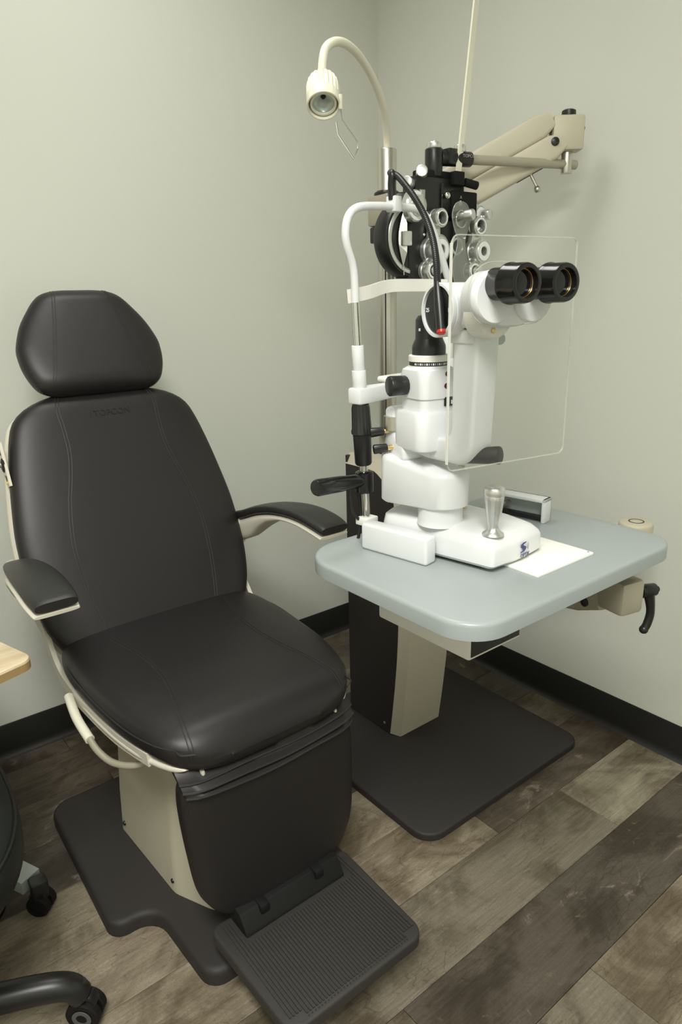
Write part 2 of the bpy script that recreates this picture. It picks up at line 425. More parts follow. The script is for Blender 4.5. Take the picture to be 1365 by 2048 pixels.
# ================================================================== EXAM CHAIR (faces -y, symmetric about x = XC)
XC = -1.145
class Cushion:
    """padded slab: stations run along parameter t; front(t) -> (y, z) of the padded face, N its outward normal"""
    def __init__(s, front, N, hw, t0, t1, ht, e=3.2, rnd=0.03, concave=0.0, n=44, off=0.0, grow=0.0, hts=1.0):
        s.front, s.N, s.hw, s.t0, s.t1, s.ht, s.e, s.rnd, s.con, s.n, s.off, s.grow, s.hts = front, V(N), hw, t0, t1, ht, e, rnd, concave, n, off, grow, hts
    def _st(s, t):
        d = min(abs(t - s.t0), abs(s.t1 - t)); k = min(1.0, d / s.rnd); th = s.ht * math.sqrt(max(0.0, 1 - (1 - k) ** 2))
        th = max(th, s.ht * 0.06)
        y, z = s.front(t)
        F = V((XC, y, z)) - s.N * s.off
        return F, max(interp(s.hw, t) + s.grow, 0.004), th
    def surf(s, t, x, lift=0.0):
        F, w, th = s._st(t); q = min(0.999, abs(x) / w)
        nn = th * (1 - q ** s.e) ** (1 / s.e)
        return F + V((x, 0, 0)) + s.N * (nn - s.ht - s.con * (1 - q * q) + lift)
    def build(s, g, m=56):
        rings = []
        for i in range(s.n + 1):
            f = i / s.n; f = 0.5 - 0.5 * math.cos(PI * f)         # denser at the ends
            t = s.t0 + (s.t1 - s.t0) * f
            F, w, th = s._st(t); ring = []
            for k in range(m):
                a = 2 * PI * k / m; c, sn = math.cos(a), math.sin(a)
                x = w * math.copysign(abs(c) ** (2 / s.e), c); nn = th * math.copysign(abs(sn) ** (2 / s.e), sn)
                con = s.con * (1 - (x / w) ** 2) if nn > 0 else 0
                ring.append(F + V((x, 0, 0)) + s.N * (nn - s.ht - con))
            rings.append(ring)
        g.loft(rings)
        return g
    def seam(s, g, pts, r=0.0011, gap=0.0, lift=0.0004, n=6):
        """pts = [(t, x)] drawn on the padded face"""
        P = catmull([V((t, x, 0)) for t, x in pts], n)
        for o in ((-gap, gap) if gap else (0.0,)):
            g.tube([s.surf(p.x, p.y + o, lift) for p in P], r, 6)

def smooth_tab(tab, n=6):
    return [(p.x, p.y) for p in catmull([V((a, b, 0)) for a, b in tab], n)]

def round_poly(pts, z, n=6):
    """pts = [(x, y, r)] -> rounded outline"""
    out = []; m = len(pts)
    for i in range(m):
        p = V(pts[i][:2]); a = V(pts[i - 1][:2]); b = V(pts[(i + 1) % m][:2]); r = pts[i][2]
        if r <= 0: out.append(V((p.x, p.y, z))); continue
        u = (a - p).normalized(); v = (b - p).normalized(); ang = u.angle(v); d = r / math.tan(ang / 2)
        p0, p1 = p + u * d, p + v * d
        c = p + (u + v).normalized() * (r / math.sin(ang / 2))
        a0 = math.atan2(p0.y - c.y, p0.x - c.x); a1 = math.atan2(p1.y - c.y, p1.x - c.x); da = (a1 - a0 + PI) % (2 * PI) - PI
        for k in range(n + 1): out.append(V((c.x + r * math.cos(a0 + da * k / n), c.y + r * math.sin(a0 + da * k / n), z)))
    return out

def scaled(outline, s, z, c):
    return [V((c[0] + (p.x - c[0]) * s[0], c[1] + (p.y - c[1]) * s[1], z)) for p in outline]

def plate(g, outline, z0, z1, bev):
    """slab with a rounded upper edge, from a closed outline at any z"""
    n = len(outline)
    def inset(d):
        out = []
        for i in range(n):
            a, p, b = outline[i - 1], outline[i], outline[(i + 1) % n]
            t = (V((b.x - a.x, b.y - a.y, 0))).normalized(); nn = V((-t.y, t.x, 0))
            out.append(p + nn * d)
        return out
    area2 = sum(outline[i - 1].x * outline[i].y - outline[i].x * outline[i - 1].y for i in range(n))
    sg = 1 if area2 > 0 else -1
    rings = []
    for d, z in ((0, z0), (0, z1 - bev), (bev * 0.1, z1 - bev * 0.55), (bev * 0.35, z1 - bev * 0.22), (bev, z1)):
        rings.append([V((p.x, p.y, z)) for p in inset(sg * d)])
    b = bmesh.new(); Rg = [[b.verts.new(p) for p in r] for r in rings]
    for A, B in zip(Rg, Rg[1:]):
        for k in range(n): b.faces.new((A[k], A[(k + 1) % n], B[(k + 1) % n], B[k]))
    b.faces.new(Rg[0][::-1]); b.faces.new(Rg[-1])
    bmesh.ops.recalc_face_normals(b, faces=b.faces[:])
    return g._merge(b)

def build_chair():
    t = thing('exam_chair', 'dark charcoal vinyl eye examination chair with headrest, armrests and ribbed footplate', 'chair', (XC, -0.68, 0))
    # --- floor plate: wide at the back, narrower tongue to the front
    ol = round_poly([(XC - 0.288, -0.335, 0.05), (XC - 0.30, -0.80, 0.035), (XC - 0.205, -0.80, 0.05), (XC - 0.195, -1.025, 0.04), (XC + 0.195, -1.025, 0.04), (XC + 0.205, -0.80, 0.05), (XC + 0.30, -0.80, 0.035), (XC + 0.288, -0.335, 0.05)], 0)
    plate(G(), ol, 0.0, 0.036, 0.014).obj('floor_plate', 'mat_grey', t)
    # --- ivory column cover
    lo = round_poly([(XC - 0.172, -0.53, 0.012), (XC - 0.158, -0.80, 0.06), (XC - 0.10, -0.925, 0.08), (XC + 0.10, -0.925, 0.08), (XC + 0.158, -0.80, 0.06), (XC + 0.172, -0.53, 0.012)], 0.036)
    rings = []
    for z, sx, sy in ((0.036, 1, 1), (0.15, 0.97, 0.985), (0.30, 0.90, 0.95), (0.448, 0.82, 0.9)):
        rings.append([V((XC + (p.x - XC) * sx, -0.53 + (p.y + 0.53) * sy, z)) for p in lo])
    cc = G().loft(rings).obj('column_cover', 'ivory', t, 40)
    for y, z in ((-0.555, 0.062), (-0.79, 0.062)):
        for s in (-1, 1):
            x = XC + s * (0.171 if y > -0.6 else 0.157); G().lathe((x, y, z), (s, 0, 0.05), [(0, -0.004), (0.006, -0.004), (0.006, 0.0), (0.004, 0.003), (0, 0.0035)], 12).obj('screw', 'black_plastic', cc)
    # --- seat pan and cushion
    seat_hw = smooth_tab([(-1.0, 0.10), (-0.995, 0.145), (-0.975, 0.185), (-0.94, 0.212), (-0.87, 0.235), (-0.77, 0.25), (-0.64, 0.256), (-0.54, 0.25), (-0.48, 0.225), (-0.45, 0.18)])
    def seat_front(y): return (y, interp([(-1.0, 0.518), (-0.985, 0.526), (-0.95, 0.537), (-0.90, 0.544), (-0.8, 0.549), (-0.65, 0.551), (-0.5, 0.556)], y))
    sc = Cushion(seat_front, (0, 0, 1), seat_hw, -1.003, -0.45, 0.046, e=3.0, rnd=0.045, concave=0.006)
    cu = sc.build(G()).obj('seat_cushion', 'vinyl', t, 60)
    for s in (-1, 1):
        g = G(); sc.seam(g, [(-0.53, s * 0.155), (-0.60, s * 0.140), (-0.68, s * 0.125), (-0.78, s * 0.125), (-0.88, s * 0.145), (-0.95, s * 0.163), (-0.985, s * 0.168)], 0.0011, 0.0035, 0.0002); g.obj('stitched_seam', 'stitch_light', cu)
    for s in (-1, 1):
        g = G(); P = []
        for y, zz in ((-0.50, 0.527), (-0.6, 0.521), (-0.7, 0.516), (-0.8, 0.512), (-0.87, 0.508), (-0.93, 0.505), (-0.965, 0.503)):
            F, w, th = sc._st(y); nn = zz - (F.z - sc.ht); q = min(0.98, abs(nn) / th); x = w * (1 - q ** sc.e) ** (1 / sc.e)
            P.append(V((XC + s * (x + 0.0006), y, zz)))
        P += [V((XC + s * 0.190, -0.985, 0.503)), V((XC + s * 0.168, -0.9995, 0.503))]
        g.tube(catmull(P, 6), 0.0016, 6); g.obj('side_piping', 'stitch_light', cu)
    pan = Cushion(lambda y: (y, 0.472), (0, 0, 1), seat_hw, -0.975, -0.45, 0.011, e=4, rnd=0.02, grow=-0.004)
    pan.build(G()).obj('seat_pan', 'ivory_light', t, 50)
    # --- back shell, cushion, headrest
    NB = V((0, -0.916, 0.401))
    bf = lambda z: (-0.30 - (1.063 - z) * 0.4376, z)
    bhw = smooth_tab([(0.495, 0.17), (0.523, 0.222), (0.566, 0.248), (0.613, 0.262), (0.673, 0.270), (0.749, 0.270), (0.80, 0.266), (0.886, 0.252), (0.942, 0.240), (0.985, 0.228), (1.018, 0.212), (1.042, 0.180), (1.060, 0.130), (1.070, 0.075), (1.073, 0.03)])
    bc = Cushion(bf, NB, bhw, 0.492, 1.074, 0.046, e=3.0, rnd=0.05, concave=0.010)
    bo = bc.build(G()).obj('back_cushion', 'vinyl', t, 60)
    shell = Cushion(bf, NB, bhw, 0.50, 1.055, 0.020, e=4, rnd=0.03, off=0.062, grow=0.004)
    sh = shell.build(G()).obj('back_shell', 'ivory_light', t, 50)
    for s in (-1, 1):
        g = G(); bc.seam(g, [(1.066, s * 0.100), (1.05, s * 0.112), (1.02, s * 0.118), (0.98, s * 0.116), (0.93, s * 0.117), (0.88, s * 0.128), (0.82, s * 0.146), (0.74, s * 0.160), (0.66, s * 0.158), (0.60, s * 0.150), (0.55, s * 0.140)], 0.0012, 0.0034, 0.0002); g.obj('stitched_seam', 'stitch_light', bo)
    o = bc.surf(1.008, 0.0, 0.0003)
    g = G(); g.prism([bc.surf(1.001, -0.050, 0.0003), bc.surf(1.018, -0.040, 0.0003), bc.surf(1.018, -0.037, 0.0003), bc.surf(1.001, -0.046, 0.0003)], NB * 0.0005)
    g.obj('embossed_mark', 'stitch', bo)
    text_obj('embossed_lettering', 'TOPCON', 0.0205, frame(o + V((0.006, 0, 0)) + NB * 0.001, (1, 0, 0), NB), 'stitch', bo, 0.0006, spacing=1.06)
    NH = V((0, -0.891, 0.455))
    hf = lambda z: (-0.315 + (z - 1.10) * 0.51, z)
    hhw = smooth_tab([(1.068, 0.10), (1.073, 0.126), (1.085, 0.147), (1.105, 0.160), (1.13, 0.169), (1.155, 0.172), (1.18, 0.170), (1.222, 0.152), (1.255, 0.128), (1.28, 0.105), (1.292, 0.085), (1.299, 0.055), (1.302, 0.02)])
    hc = Cushion(hf, NH, hhw, 1.068, 1.302, 0.042, e=2.8, rnd=0.035, concave=0.004)
    ho = hc.build(G()).obj('headrest', 'vinyl', t, 60)
    for s in (-1, 1):
        g = G(); hc.seam(g, [(1.294, s * 0.062), (1.26, s * 0.070), (1.21, s * 0.082), (1.16, s * 0.096), (1.12, s * 0.107), (1.085, s * 0.118)], 0.0011, 0.003, 0.0002); g.obj('stitched_seam', 'stitch_light', ho)
    G().box((XC - 0.03, -0.235, 0.93), (XC + 0.03, -0.222, 1.20), 0.004, R=Matrix.Rotation(-0.45, 3, 'X')).obj('headrest_post', 'steel', t)
    # hinge straps that tie the back shell to the seat pan
    for s in (-1, 1):
        x = XC + s * 0.252
        G().tube(catmull([V((x, -0.405, 0.60)), V((x, -0.455, 0.54)), V((x, -0.50, 0.490)), V((x - s * 0.002, -0.56, 0.467)), V((x - s * 0.006, -0.66, 0.462)), V((x - s * 0.016, -0.80, 0.463)), V((x - s * 0.035, -0.91, 0.466))], 6), 0.01, flat=(0.010, 0.028, (0, -0.4, 1))).obj('hinge_strap', 'ivory_light', t)
    # --- recline switch on the side of the back shell (viewer's left)
    px = XC - 0.252
    base = V((px, -0.322, 0.915)); dv = V((0, 0.401, 0.916))
    pn = G().tube([base - dv * 0.050, base - dv * 0.046, base + dv * 0.046, base + dv * 0.050], 0.01, flat=(0.022, 0.006, (-1, 0, 0))).obj('switch_panel', 'ivory_light', t)
    f = V((px - 0.0032, base.y, base.z))
    for s in (-1, 1):
        G().prism([f + dv * s * 0.024 + V((0, -0.006, 0)), f + dv * s * 0.024 + V((0, 0.006, 0)), f + dv * s * 0.037 + V((0, 0.002, 0)), f + dv * s * 0.037 - V((0, 0.002, 0))], (-0.0008, 0, 0)).obj('arrow', 'black_plastic', pn)
        G().sphere(f + dv * s * 0.0405, 0.0042, (0.5, 1, 1), 12).obj('indicator', 'yellow', pn)
    G().sphere(f, 0.014, (0.35, 0.8, 1.2), 16).obj('switch_well', 'black_plastic', pn)
    G().lathe(f, (-1, 0, 0.1), [(0.005, 0), (0.006, 0.006), (0.0055, 0.010), (0, 0.0115)], 14).obj('toggle', 'chrome', pn)
    # --- armrests
    path = [(-0.395, 0.690), (-0.44, 0.705), (-0.50, 0.728), (-0.57, 0.746), (-0.64, 0.756), (-0.70, 0.758), (-0.755, 0.752), (-0.792, 0.744)]
    wid = [0.030, 0.040, 0.055, 0.068, 0.078, 0.083, 0.083, 0.076]
    cxo = [0.283, 0.288, 0.296, 0.302, 0.305, 0.306, 0.306, 0.305]
    for s in (-1, 1):
        arm = None
        P = catmull([V((cxo[i] * s, y, z)) for i, (y, z) in enumerate(path)], 5); W = [p.x for p in catmull([V((w, 0, 0)) for w in wid], 5)]
        def body(h0, h1, grow, wscale=1.0, i0=0, low=None):
            rings = []
            n = len(P)
            for i in range(i0, n):
                p = P[i]; d = (P[min(i + 1, n - 1)] - P[max(i - 1, 0)]).normalized(); up = V((0, d.z, -d.y)); up = -up if up.z < 0 else up
                end = min(1.0, (n - 1 - i + 0.35) / 2.2); hh = 0.55 + 0.45 * math.sqrt(max(0, 1 - (1 - end) ** 2))
                w = (W[i] * wscale + grow) / 2 * (0.90 + 0.10 * hh); b0 = h0 if low is None else interp(low, i / (n - 1))
                c = (b0 + h1) / 2; hgt = (h1 - b0) / 2; ring = []
                for k in range(24):
                    a = 2 * PI * k / 24; ca, sa = math.cos(a), math.sin(a)
                    ring.append(V((XC + p.x + w * math.copysign(abs(ca) ** 0.55, ca), p.y, p.z)) + up * (c + hgt * hh * math.copysign(abs(sa) ** 0.7, sa)))
                rings.append(ring)
            return G().loft(rings)
        fr = body(-0.010, 0.0, 0.004, 1.0, 0, [(0, -0.058), (0.18, -0.052), (0.40, -0.022), (0.55, -0.011), (1, -0.009)]).obj('arm_bracket', 'ivory_light', t, 50)
        body(0.0, 0.024, 0.0).obj('arm_pad', 'armpad', t, 60)
        G().lathe((XC + s * 0.272, -0.47, 0.688), (-s, 0, 0), [(0, -0.003), (0.006, -0.003), (0.006, 0.0), (0, 0.002)], 12).obj('screw', 'chrome', fr)
        G().box((XC + s * 0.268 - 0.02, -0.43, 0.63), (XC + s * 0.268 + 0.02, -0.32, 0.70), 0.012).obj('arm_hub', 'ivory_light', t)
    # --- leg rest with pleated skirt
    NL = V((0, -0.997, 0.074)).normalized()
    lf = lambda z: (-0.985 - (0.43 - z) * 0.074, z)
    lhw = smooth_tab([(0.106, 0.05), (0.109, 0.085), (0.118, 0.118), (0.135, 0.146), (0.16, 0.165), (0.20, 0.182), (0.28, 0.191), (0.36, 0.196), (0.41, 0.195), (0.436, 0.187), (0.447, 0.165)])
    lc = Cushion(lf, NL, lhw, 0.106, 0.448, 0.036, e=2.9, rnd=0.035, off=-0.012)
    leg = lc.build(G()).obj('leg_rest', 'vinyl', t, 60)
    for s in (-1, 1):
        g = G(); lc.seam(g, [(0.434, s * 0.150), (0.42, s * 0.168), (0.40, s * 0.180), (0.37, s * 0.187)], 0.0011, 0.003, 0.0002); g.obj('stitched_seam', 'stitch_light', leg)
    for i, (y0, z0, y1, z1, w) in enumerate(((-0.93, 0.470, -0.992, 0.442, 0.195), (-0.93, 0.458, -1.003, 0.428, 0.193), (-0.93, 0.446, -1.005, 0.414, 0.188))):
        n = 24; rings = []
        for k in range(n + 1):
            f = -1 + 2 * k / n; x = XC + w * f; sag = 0.006 * (1 - f * f) + 0.002 * math.sin(5 * f + i)
            edge = 1 - abs(f) ** 8 * 0.25
            A = V((x, y0, z0)); B = V((x, y0 + (y1 - y0) * edge, z1 - sag)); M2 = (A + B) / 2 + V((0, 0, 0.008))
            top = [A, M2, B, B + V((0, 0.0008, -0.005)), M2 - V((0, 0, 0.010)), A - V((0, 0, 0.004))]
            rings.append(top)
        pl = G().loft(rings).obj('pleat', 'vinyl', t, 60)
        G().tube([V((r[2].x, r[2].y - 0.0004, r[2].z - 0.0025)) for r in rings], 0.0026, 8).obj('piping', 'stitch_light', pl)
    for s in (-1, 1):
        G().box((XC + s * 0.150 - 0.004, -0.985, 0.405), (XC + s * 0.150 + 0.004, -0.93, 0.452), 0.004).obj('hinge_plate', 'ivory', t)
    # --- footplate with ribs
    fz = 0.105
    fp = round_poly([(XC - 0.170, -0.985, 0.02), (XC - 0.162, -1.252, 0.03), (XC + 0.145, -1.252, 0.03), (XC + 0.155, -0.985, 0.02)], 0)
    ft = plate(G(), fp, fz - 0.024, fz, 0.006).obj('footplate', 'foot_rubber', t)
    g = G(); n = 42
    for k in range(n):
        x = XC - 0.147 + 0.281 * k / (n - 1); ln = -1.238 if 3 < k < n - 4 else -1.228
        y0 = -1.062 if 0.05 < k / n < 0.95 else -1.0
        g.box((x - 0.0018, ln, fz - 0.001), (x + 0.0018, y0, fz + 0.0024))
    g.obj('rib_tread', 'foot_rubber', ft, kind='stuff')
    g = G(); k = 42
    for k in range(42):
        x = XC - 0.147 + 0.281 * k / 41
        if 3 < k < 38: g.sphere((x, -1.2425, fz + 0.0005), 0.0018, (1, 1, 0.7), 6)
    g.obj('tread_dots', 'stitch_light', ft, kind='stuff')
    G().prism([V((XC - 0.125, -0.95, fz - 0.02)), V((XC - 0.125, -1.052, fz + 0.001)), V((XC - 0.125, -1.048, fz + 0.008)), V((XC - 0.125, -1.028, fz + 0.036)), V((XC - 0.125, -0.95, fz + 0.05))], (0.235, 0, 0), 0.003).obj('footplate_bracket', 'black_matte', t)
    for dx in (-0.075, 0.055): G().box((XC + dx - 0.010, -1.041, fz + 0.020), (XC + dx + 0.010, -1.005, fz + 0.040), 0.003).obj('bracket_lug', 'black_matte', t)
    # --- swivel release lever, viewer's left
    lv = G().tube(catmull([V((XC - 0.262, -0.60, 0.466)), V((XC - 0.270, -0.67, 0.452)), V((XC - 0.268, -0.735, 0.436))], 6), 0.0095, 14).obj('lever_grip', 'cream', t)
    G().tube(catmull([V((XC - 0.268, -0.735, 0.436)), V((XC - 0.264, -0.765, 0.424)), V((XC - 0.250, -0.80, 0.412)), V((XC - 0.225, -0.835, 0.413)), V((XC - 0.20, -0.855, 0.425)), V((XC - 0.17, -0.87, 0.446))], 6), 0.0068, 12).obj('lever_rod', 'beige_metal', t)
    return t
build_chair()

# ================================================================== ROLLING SEATS AND DESK AT THE LEFT EDGE
def caster(g_fork, g_wheel, p, ang, r=0.025):
    """twin-wheel caster standing at floor point p"""
    p = V(p); d = V((math.cos(ang), math.sin(ang), 0)); a = V((-d.y, d.x, 0)); c = p + V((0, 0, r))
    for s in (-1, 1):
        g_wheel.lathe(c + a * s * 0.004, a * s, [(r * 0.94, 0), (r, 0.002), (r, 0.014), (r * 0.9, 0.0165), (r * 0.62, 0.0165), (r * 0.60, 0.0145), (r * 0.35, 0.0145), (r * 0.33, 0.0165), (0, 0.0165)], 24)
    g_fork.prism([c + a * -0.012 + V((0, 0, r * 0.6)) + d * -r * 0.9, c + a * -0.012 + V((0, 0, r * 0.6)) + d * r * 0.8, c + a * -0.012 + V((0, 0, r * 1.25)) + d * r * 0.5, c + a * -0.012 + V((0, 0, r * 1.25)) - d * r * 0.6], a * 0.024, 0.003)
    g_fork.cyl(c + V((0, 0, r * 1.1)), c + V((0, 0, r * 2.1)), 0.008, seg=12)

def build_stool():
    c = V((-1.825, -0.812, 0)); t = thing('rolling_stool', 'dark vinyl rolling seat on a black caster base, cut off by the left edge', 'stool', c)
    H = 0.40; sc_ = V((-1.83, -0.80, 0)); hx, hy = 0.255, 0.300
    def pad(k, z, m=64):
        out = []
        for i in range(m):
            a = 2 * PI * i / m; ca, sa = math.cos(a), math.sin(a)
            out.append(sc_ + V((hx * k * math.copysign(abs(ca) ** 0.8, ca), hy * k * math.copysign(abs(sa) ** 0.8, sa), z)))
        return out
    s = G().loft([pad(0.88, H), pad(0.96, H + 0.004), pad(0.995, H + 0.02), pad(1.0, H + 0.042), pad(0.99, H + 0.066), pad(0.955, H + 0.082), pad(0.89, H + 0.091), pad(0.5, H + 0.098)]).obj('seat', 'stool_vinyl', t, 60)
    r_ = pad(0.978, H + 0.0755); G().tube(r_ + r_[:1], 0.0028, 8, cap=False).obj('piping', 'stool_vinyl', s)
    G().lathe(c, (0, 0, 1), [(0.035, 0.06), (0.045, 0.07), (0.045, 0.125), (0.035, 0.135), (0.03, 0.135)], 24).obj('hub', 'black_plastic', t)
    G().cyl(c + V((0, 0, 0.13)), c + V((0, 0, H)), 0.02, 0.016).obj('gas_lift', 'black_gloss', t)
    for k in range(5):
        a = math.radians(-22 + 72 * k); d = V((math.cos(a), math.sin(a), 0))
        P = catmull([c + d * 0.03 + V((0, 0, 0.100)), c + d * 0.14 + V((0, 0, 0.105)), c + d * 0.24 + V((0, 0, 0.101)), c + d * 0.285 + V((0, 0, 0.090)), c + d * 0.303 + V((0, 0, 0.066))], 5)
        r = [0.027 - 0.005 * i / (len(P) - 1) for i in range(len(P))]
        G().tube(P, r, 16).obj('leg', 'black_plastic', t)
        gf, gw = G(), G(); q = c + d * 0.308; caster(gf, gw, (q.x, q.y, 0), a - 0.35, 0.031)
        ob = gf.obj('caster', 'black_plastic', t); gw.obj('wheel', 'black_matte', ob)
        rr = V((-math.sin(a - 0.35), math.cos(a - 0.35), 0))
        for s in (-1, 1): G().ring(q + V((0, 0, 0.031)) + rr * s * 0.0205, rr * s, 0.018, 0.010, 0.0015).obj('wheel_cap', 'wheel_grey', ob)
build_stool()

def build_desk():
    K = V((-1.510, -0.848, 0)); ca, sa = math.cos(math.radians(17)), math.sin(math.radians(17))
    L = lambda x, y, z: V((K.x + x * ca - y * sa, K.y + x * sa + y * ca, z))
    t = thing('side_table', 'pale wood topped rolling table with silver base at the left edge', 'table', L(-0.45, 0.25, 0))
    ol = [L(p.x, p.y, 0) for p in rounded_rect(-0.75, 0.0, 0.0, 0.60, 0.022, 0)]
    plate(G(), ol, 0.681, 0.70, 0.002).obj('table_top', 'wood', t)
    g = G(); g.tube([p + V((0, 0, 0.6885)) for p in ol + ol[:1]], 0.01, flat=(0.0016, 0.0135, (0, 0, 1)), cap=False); g.obj('edge_band', 'wood_edge', t)
    hub = V((-1.690, -0.300, 0))
    for e in ((-1.532, -0.622), (-2.02, -0.46), (-1.545, -0.07), (-1.98, -0.09)):
        e = V((e[0], e[1], 0)); d = (e - hub); Ln = d.length; d = d.normalized(); a = math.atan2(d.y, d.x)
        G().tube([hub + V((0, 0, 0.085)), hub + d * (Ln - 0.022) + V((0, 0, 0.068))], 0.01, flat=(0.046, 0.030, (0, 0, 1))).obj('leg', 'grey_paint', t)
        gf, gw = G(), G(); caster(gf, gw, (e.x, e.y, 0), a + 0.35, 0.025)
        gf.box(e + V((-0.017, -0.017, 0.046)), e + V((0.017, 0.017, 0.083)), 0.004)
        ob = gf.obj('caster', 'black_plastic', t); gw.obj('wheel', 'black_matte', ob)
    G().cyl(hub + V((0, 0, 0.06)), hub + V((0, 0, 0.681)), 0.03, bevel=0.002).obj('column', 'grey_paint', t)
build_desk()

# ================================================================== INSTRUMENT STAND
SX0, SX1 = -0.552, -0.362; SC = (SX0 + SX1) / 2
COLX, COLY = -0.458, -0.55
def build_stand():
    t = thing('instrument_stand', 'ivory and dark brown ophthalmic instrument stand with steel pole and swing arms', 'stand', (SC, -0.60, 0))
    ol = round_poly([(-0.768, -0.40, 0.04), (-0.768, -1.030, 0.055), (-0.142, -1.030, 0.045), (-0.137, -0.40, 0.04)], 0)
    plate(G(), ol, 0.0, 0.02, 0.006).obj('floor_plate', 'mat_grey', t)
    # ivory spine: front skin of the pillar, following the curved front edge
    front = catmull([V((0, -0.688, 0.02)), V((0, -0.700, 0.11)), V((0, -0.711, 0.205)), V((0, -0.719, 0.30)), V((0, -0.723, 0.40)), V((0, -0.723, 0.52)), V((0, -0.716, 0.64)), V((0, -0.706, 0.72)), V((0, -0.698, 0.762))], 4)
    top = [V((0, -0.690, 0.778)), V((0, -0.660, 0.802)), V((0, -0.628, 0.824)), V((0, -0.605, 0.834)), V((0, -0.58, 0.8365)), V((0, -0.475, 0.8365))]
    outer = front + top
    # chamfered skin: the side ledge sits 20 mm behind and 6 mm out
    def prof(dn):
        out = []
        n = len(outer)
        for i, p in enumerate(outer):
            d = (outer[min(i + 1, n - 1)] - outer[max(i - 1, 0)]).normalized(); nn = V((0, d.z, -d.y)); nn = nn if nn.y > -1e9 else nn
            q = p + V((0, d.z, -d.y)) * dn
            out.append(V((0, max(q.y, p.y) if dn > 0 else q.y, q.z)))
        return out
    inn = [V((0, p.y, p.z)) for p in outer]
    inn2 = []
    n = len(outer)
    for i, p in enumerate(outer):
        d = (outer[min(i + 1, n - 1)] - outer[max(i - 1, 0)]).normalized(); nrm = V((0, d.z, -d.y))   # points back/down into the body
        inn2.append(p + nrm * 0.028)
    rings = []
    for i in range(n):
        a, b = outer[i], inn2[i]
        rings.append([V((SX0 + 0.016, a.y, a.z)), V((SX1 - 0.016, a.y, a.z)), V((SX1, b.y, b.z)), V((SX1 - 0.004, b.y, b.z)) , V((SX0 + 0.004, b.y, b.z)), V((SX0, b.y, b.z))])
    G().loft(rings).obj('front_skin', 'stand_ivory', t, 30)
    # dark side panels
    for s, x in ((-1, SX0), (1, SX1)):
        poly = [V((x, -0.482, 0.02))] + [V((x, p.y + 0.0008, p.z - 0.0006)) for p in inn2[:-1]] + [V((x, -0.482, inn2[-1].z - 0.002))]
        pn = G().prism(poly, (-s * 0.010, 0, 0)).obj('side_panel', 'dark_panel', t)
        for y, z in ((-0.636, 0.048), (-0.640, 0.742)):
            G().lathe((x, y, z), (s, 0, 0), [(0.0045, -0.002), (0.0045, 0.001), (0.003, 0.0025), (0, 0.003)], 12).obj('screw', 'steel', pn)
    G().box((SX0 + 0.002, -0.482, 0.02), (SX1 - 0.002, -0.474, 0.832)).obj('back_panel', 'dark_panel', t)
    # blue control label on the sloping top front
    a, b = V((0, -0.694, 0.776)), V((0, -0.662, 0.8015)); d = (b - a).normalized(); nrm = V((0, -d.z, d.y))
    G().prism([V((SX0 + 0.022, a.y, a.z)) + nrm * 0.0006, V((SX1 - 0.022, a.y, a.z)) + nrm * 0.0006, V((SX1 - 0.022, b.y, b.z)) + nrm * 0.0006, V((SX0 + 0.022, b.y, b.z)) + nrm * 0.0006], nrm * 0.001).obj('control_label', 'blue_label', t)
    lab = [o for o in t.children if o.name.startswith('control_label')][0]
    def key(x, f, w, h, m, nm):
        c = V((x, 0, 0)) + a.lerp(b, f) + nrm * 0.0017; G().prism([c + V((-w, 0, 0)) - d * h, c + V((w, 0, 0)) - d * h, c + V((w, 0, 0)) + d * h, c + V((-w, 0, 0)) + d * h], nrm * 0.0005).obj(nm, m, lab)
    for k in range(4):
        x = SX0 + 0.058 + 0.026 * k
        key(x, 0.30, 0.009, 0.0055, 'label_dark', 'key'); key(x - 0.0025, 0.30, 0.0058, 0.0042, 'label_white', 'key_face')
        key(x, 0.66, 0.006, 0.003, 'label_green', 'key_symbol')
    # pole
    G().lathe((COLX, COLY, 0.8365), (0, 0, 1), [(0.028, 0), (0.028, 0.005), (0.0245, 0.008), (0.0245, 0.0085)], 32).obj('pole_flange', 'black_plastic', t)
    G().cyl((COLX, COLY, 0.842), (COLX, COLY, 1.603), 0.0243, seg=40, bevel=0.002).obj('pole', 'steel', t)
    G().cyl((COLX - 0.0205, COLY - 0.0155, 0.842), (COLX - 0.0205, COLY - 0.0155, 1.40), 0.0018, seg=8).obj('pole_slot', 'dark_panel', t)
    # collar that carries the upper arm
    G().box((COLX - 0.036, COLY - 0.040, 1.425), (COLX + 0.036, COLY + 0.036, 1.497), 0.006).obj('pole_collar', 'beige_metal', t)
    G().lathe((COLX, COLY, 1.497), (0, 0, 1), [(0.033, 0), (0.033, 0.006), (0.026, 0.011)], 28).obj('collar_ring', 'black_plastic', t)
    G().box((COLX - 0.032, COLY - 0.036, 1.385), (COLX + 0.032, COLY + 0.032, 1.424), 0.004).box((COLX - 0.028, COLY - 0.047, 1.362), (COLX + 0.004, COLY - 0.02, 1.40), 0.003).obj('stop_block', 'black_plastic', t)
    # upper arm: parallelogram cover rising from the collar to the head block
    E = V((-0.124, -0.834, 0)); base = V((COLX, COLY, 1.40)); dirh = V((E.x - COLX, E.y - COLY, 0)); Lh = dirh.length; dh = dirh.normalized(); side = V((dh.y, -dh.x, 0))
    A = V((COLX, COLY, 1.425)) + dh * 0.02; B = V((E.x, E.y, 1.622)) - dh * 0.030
    dd = (B - A).normalized(); up = side.cross(dd); up = up if up.z > 0 else -up
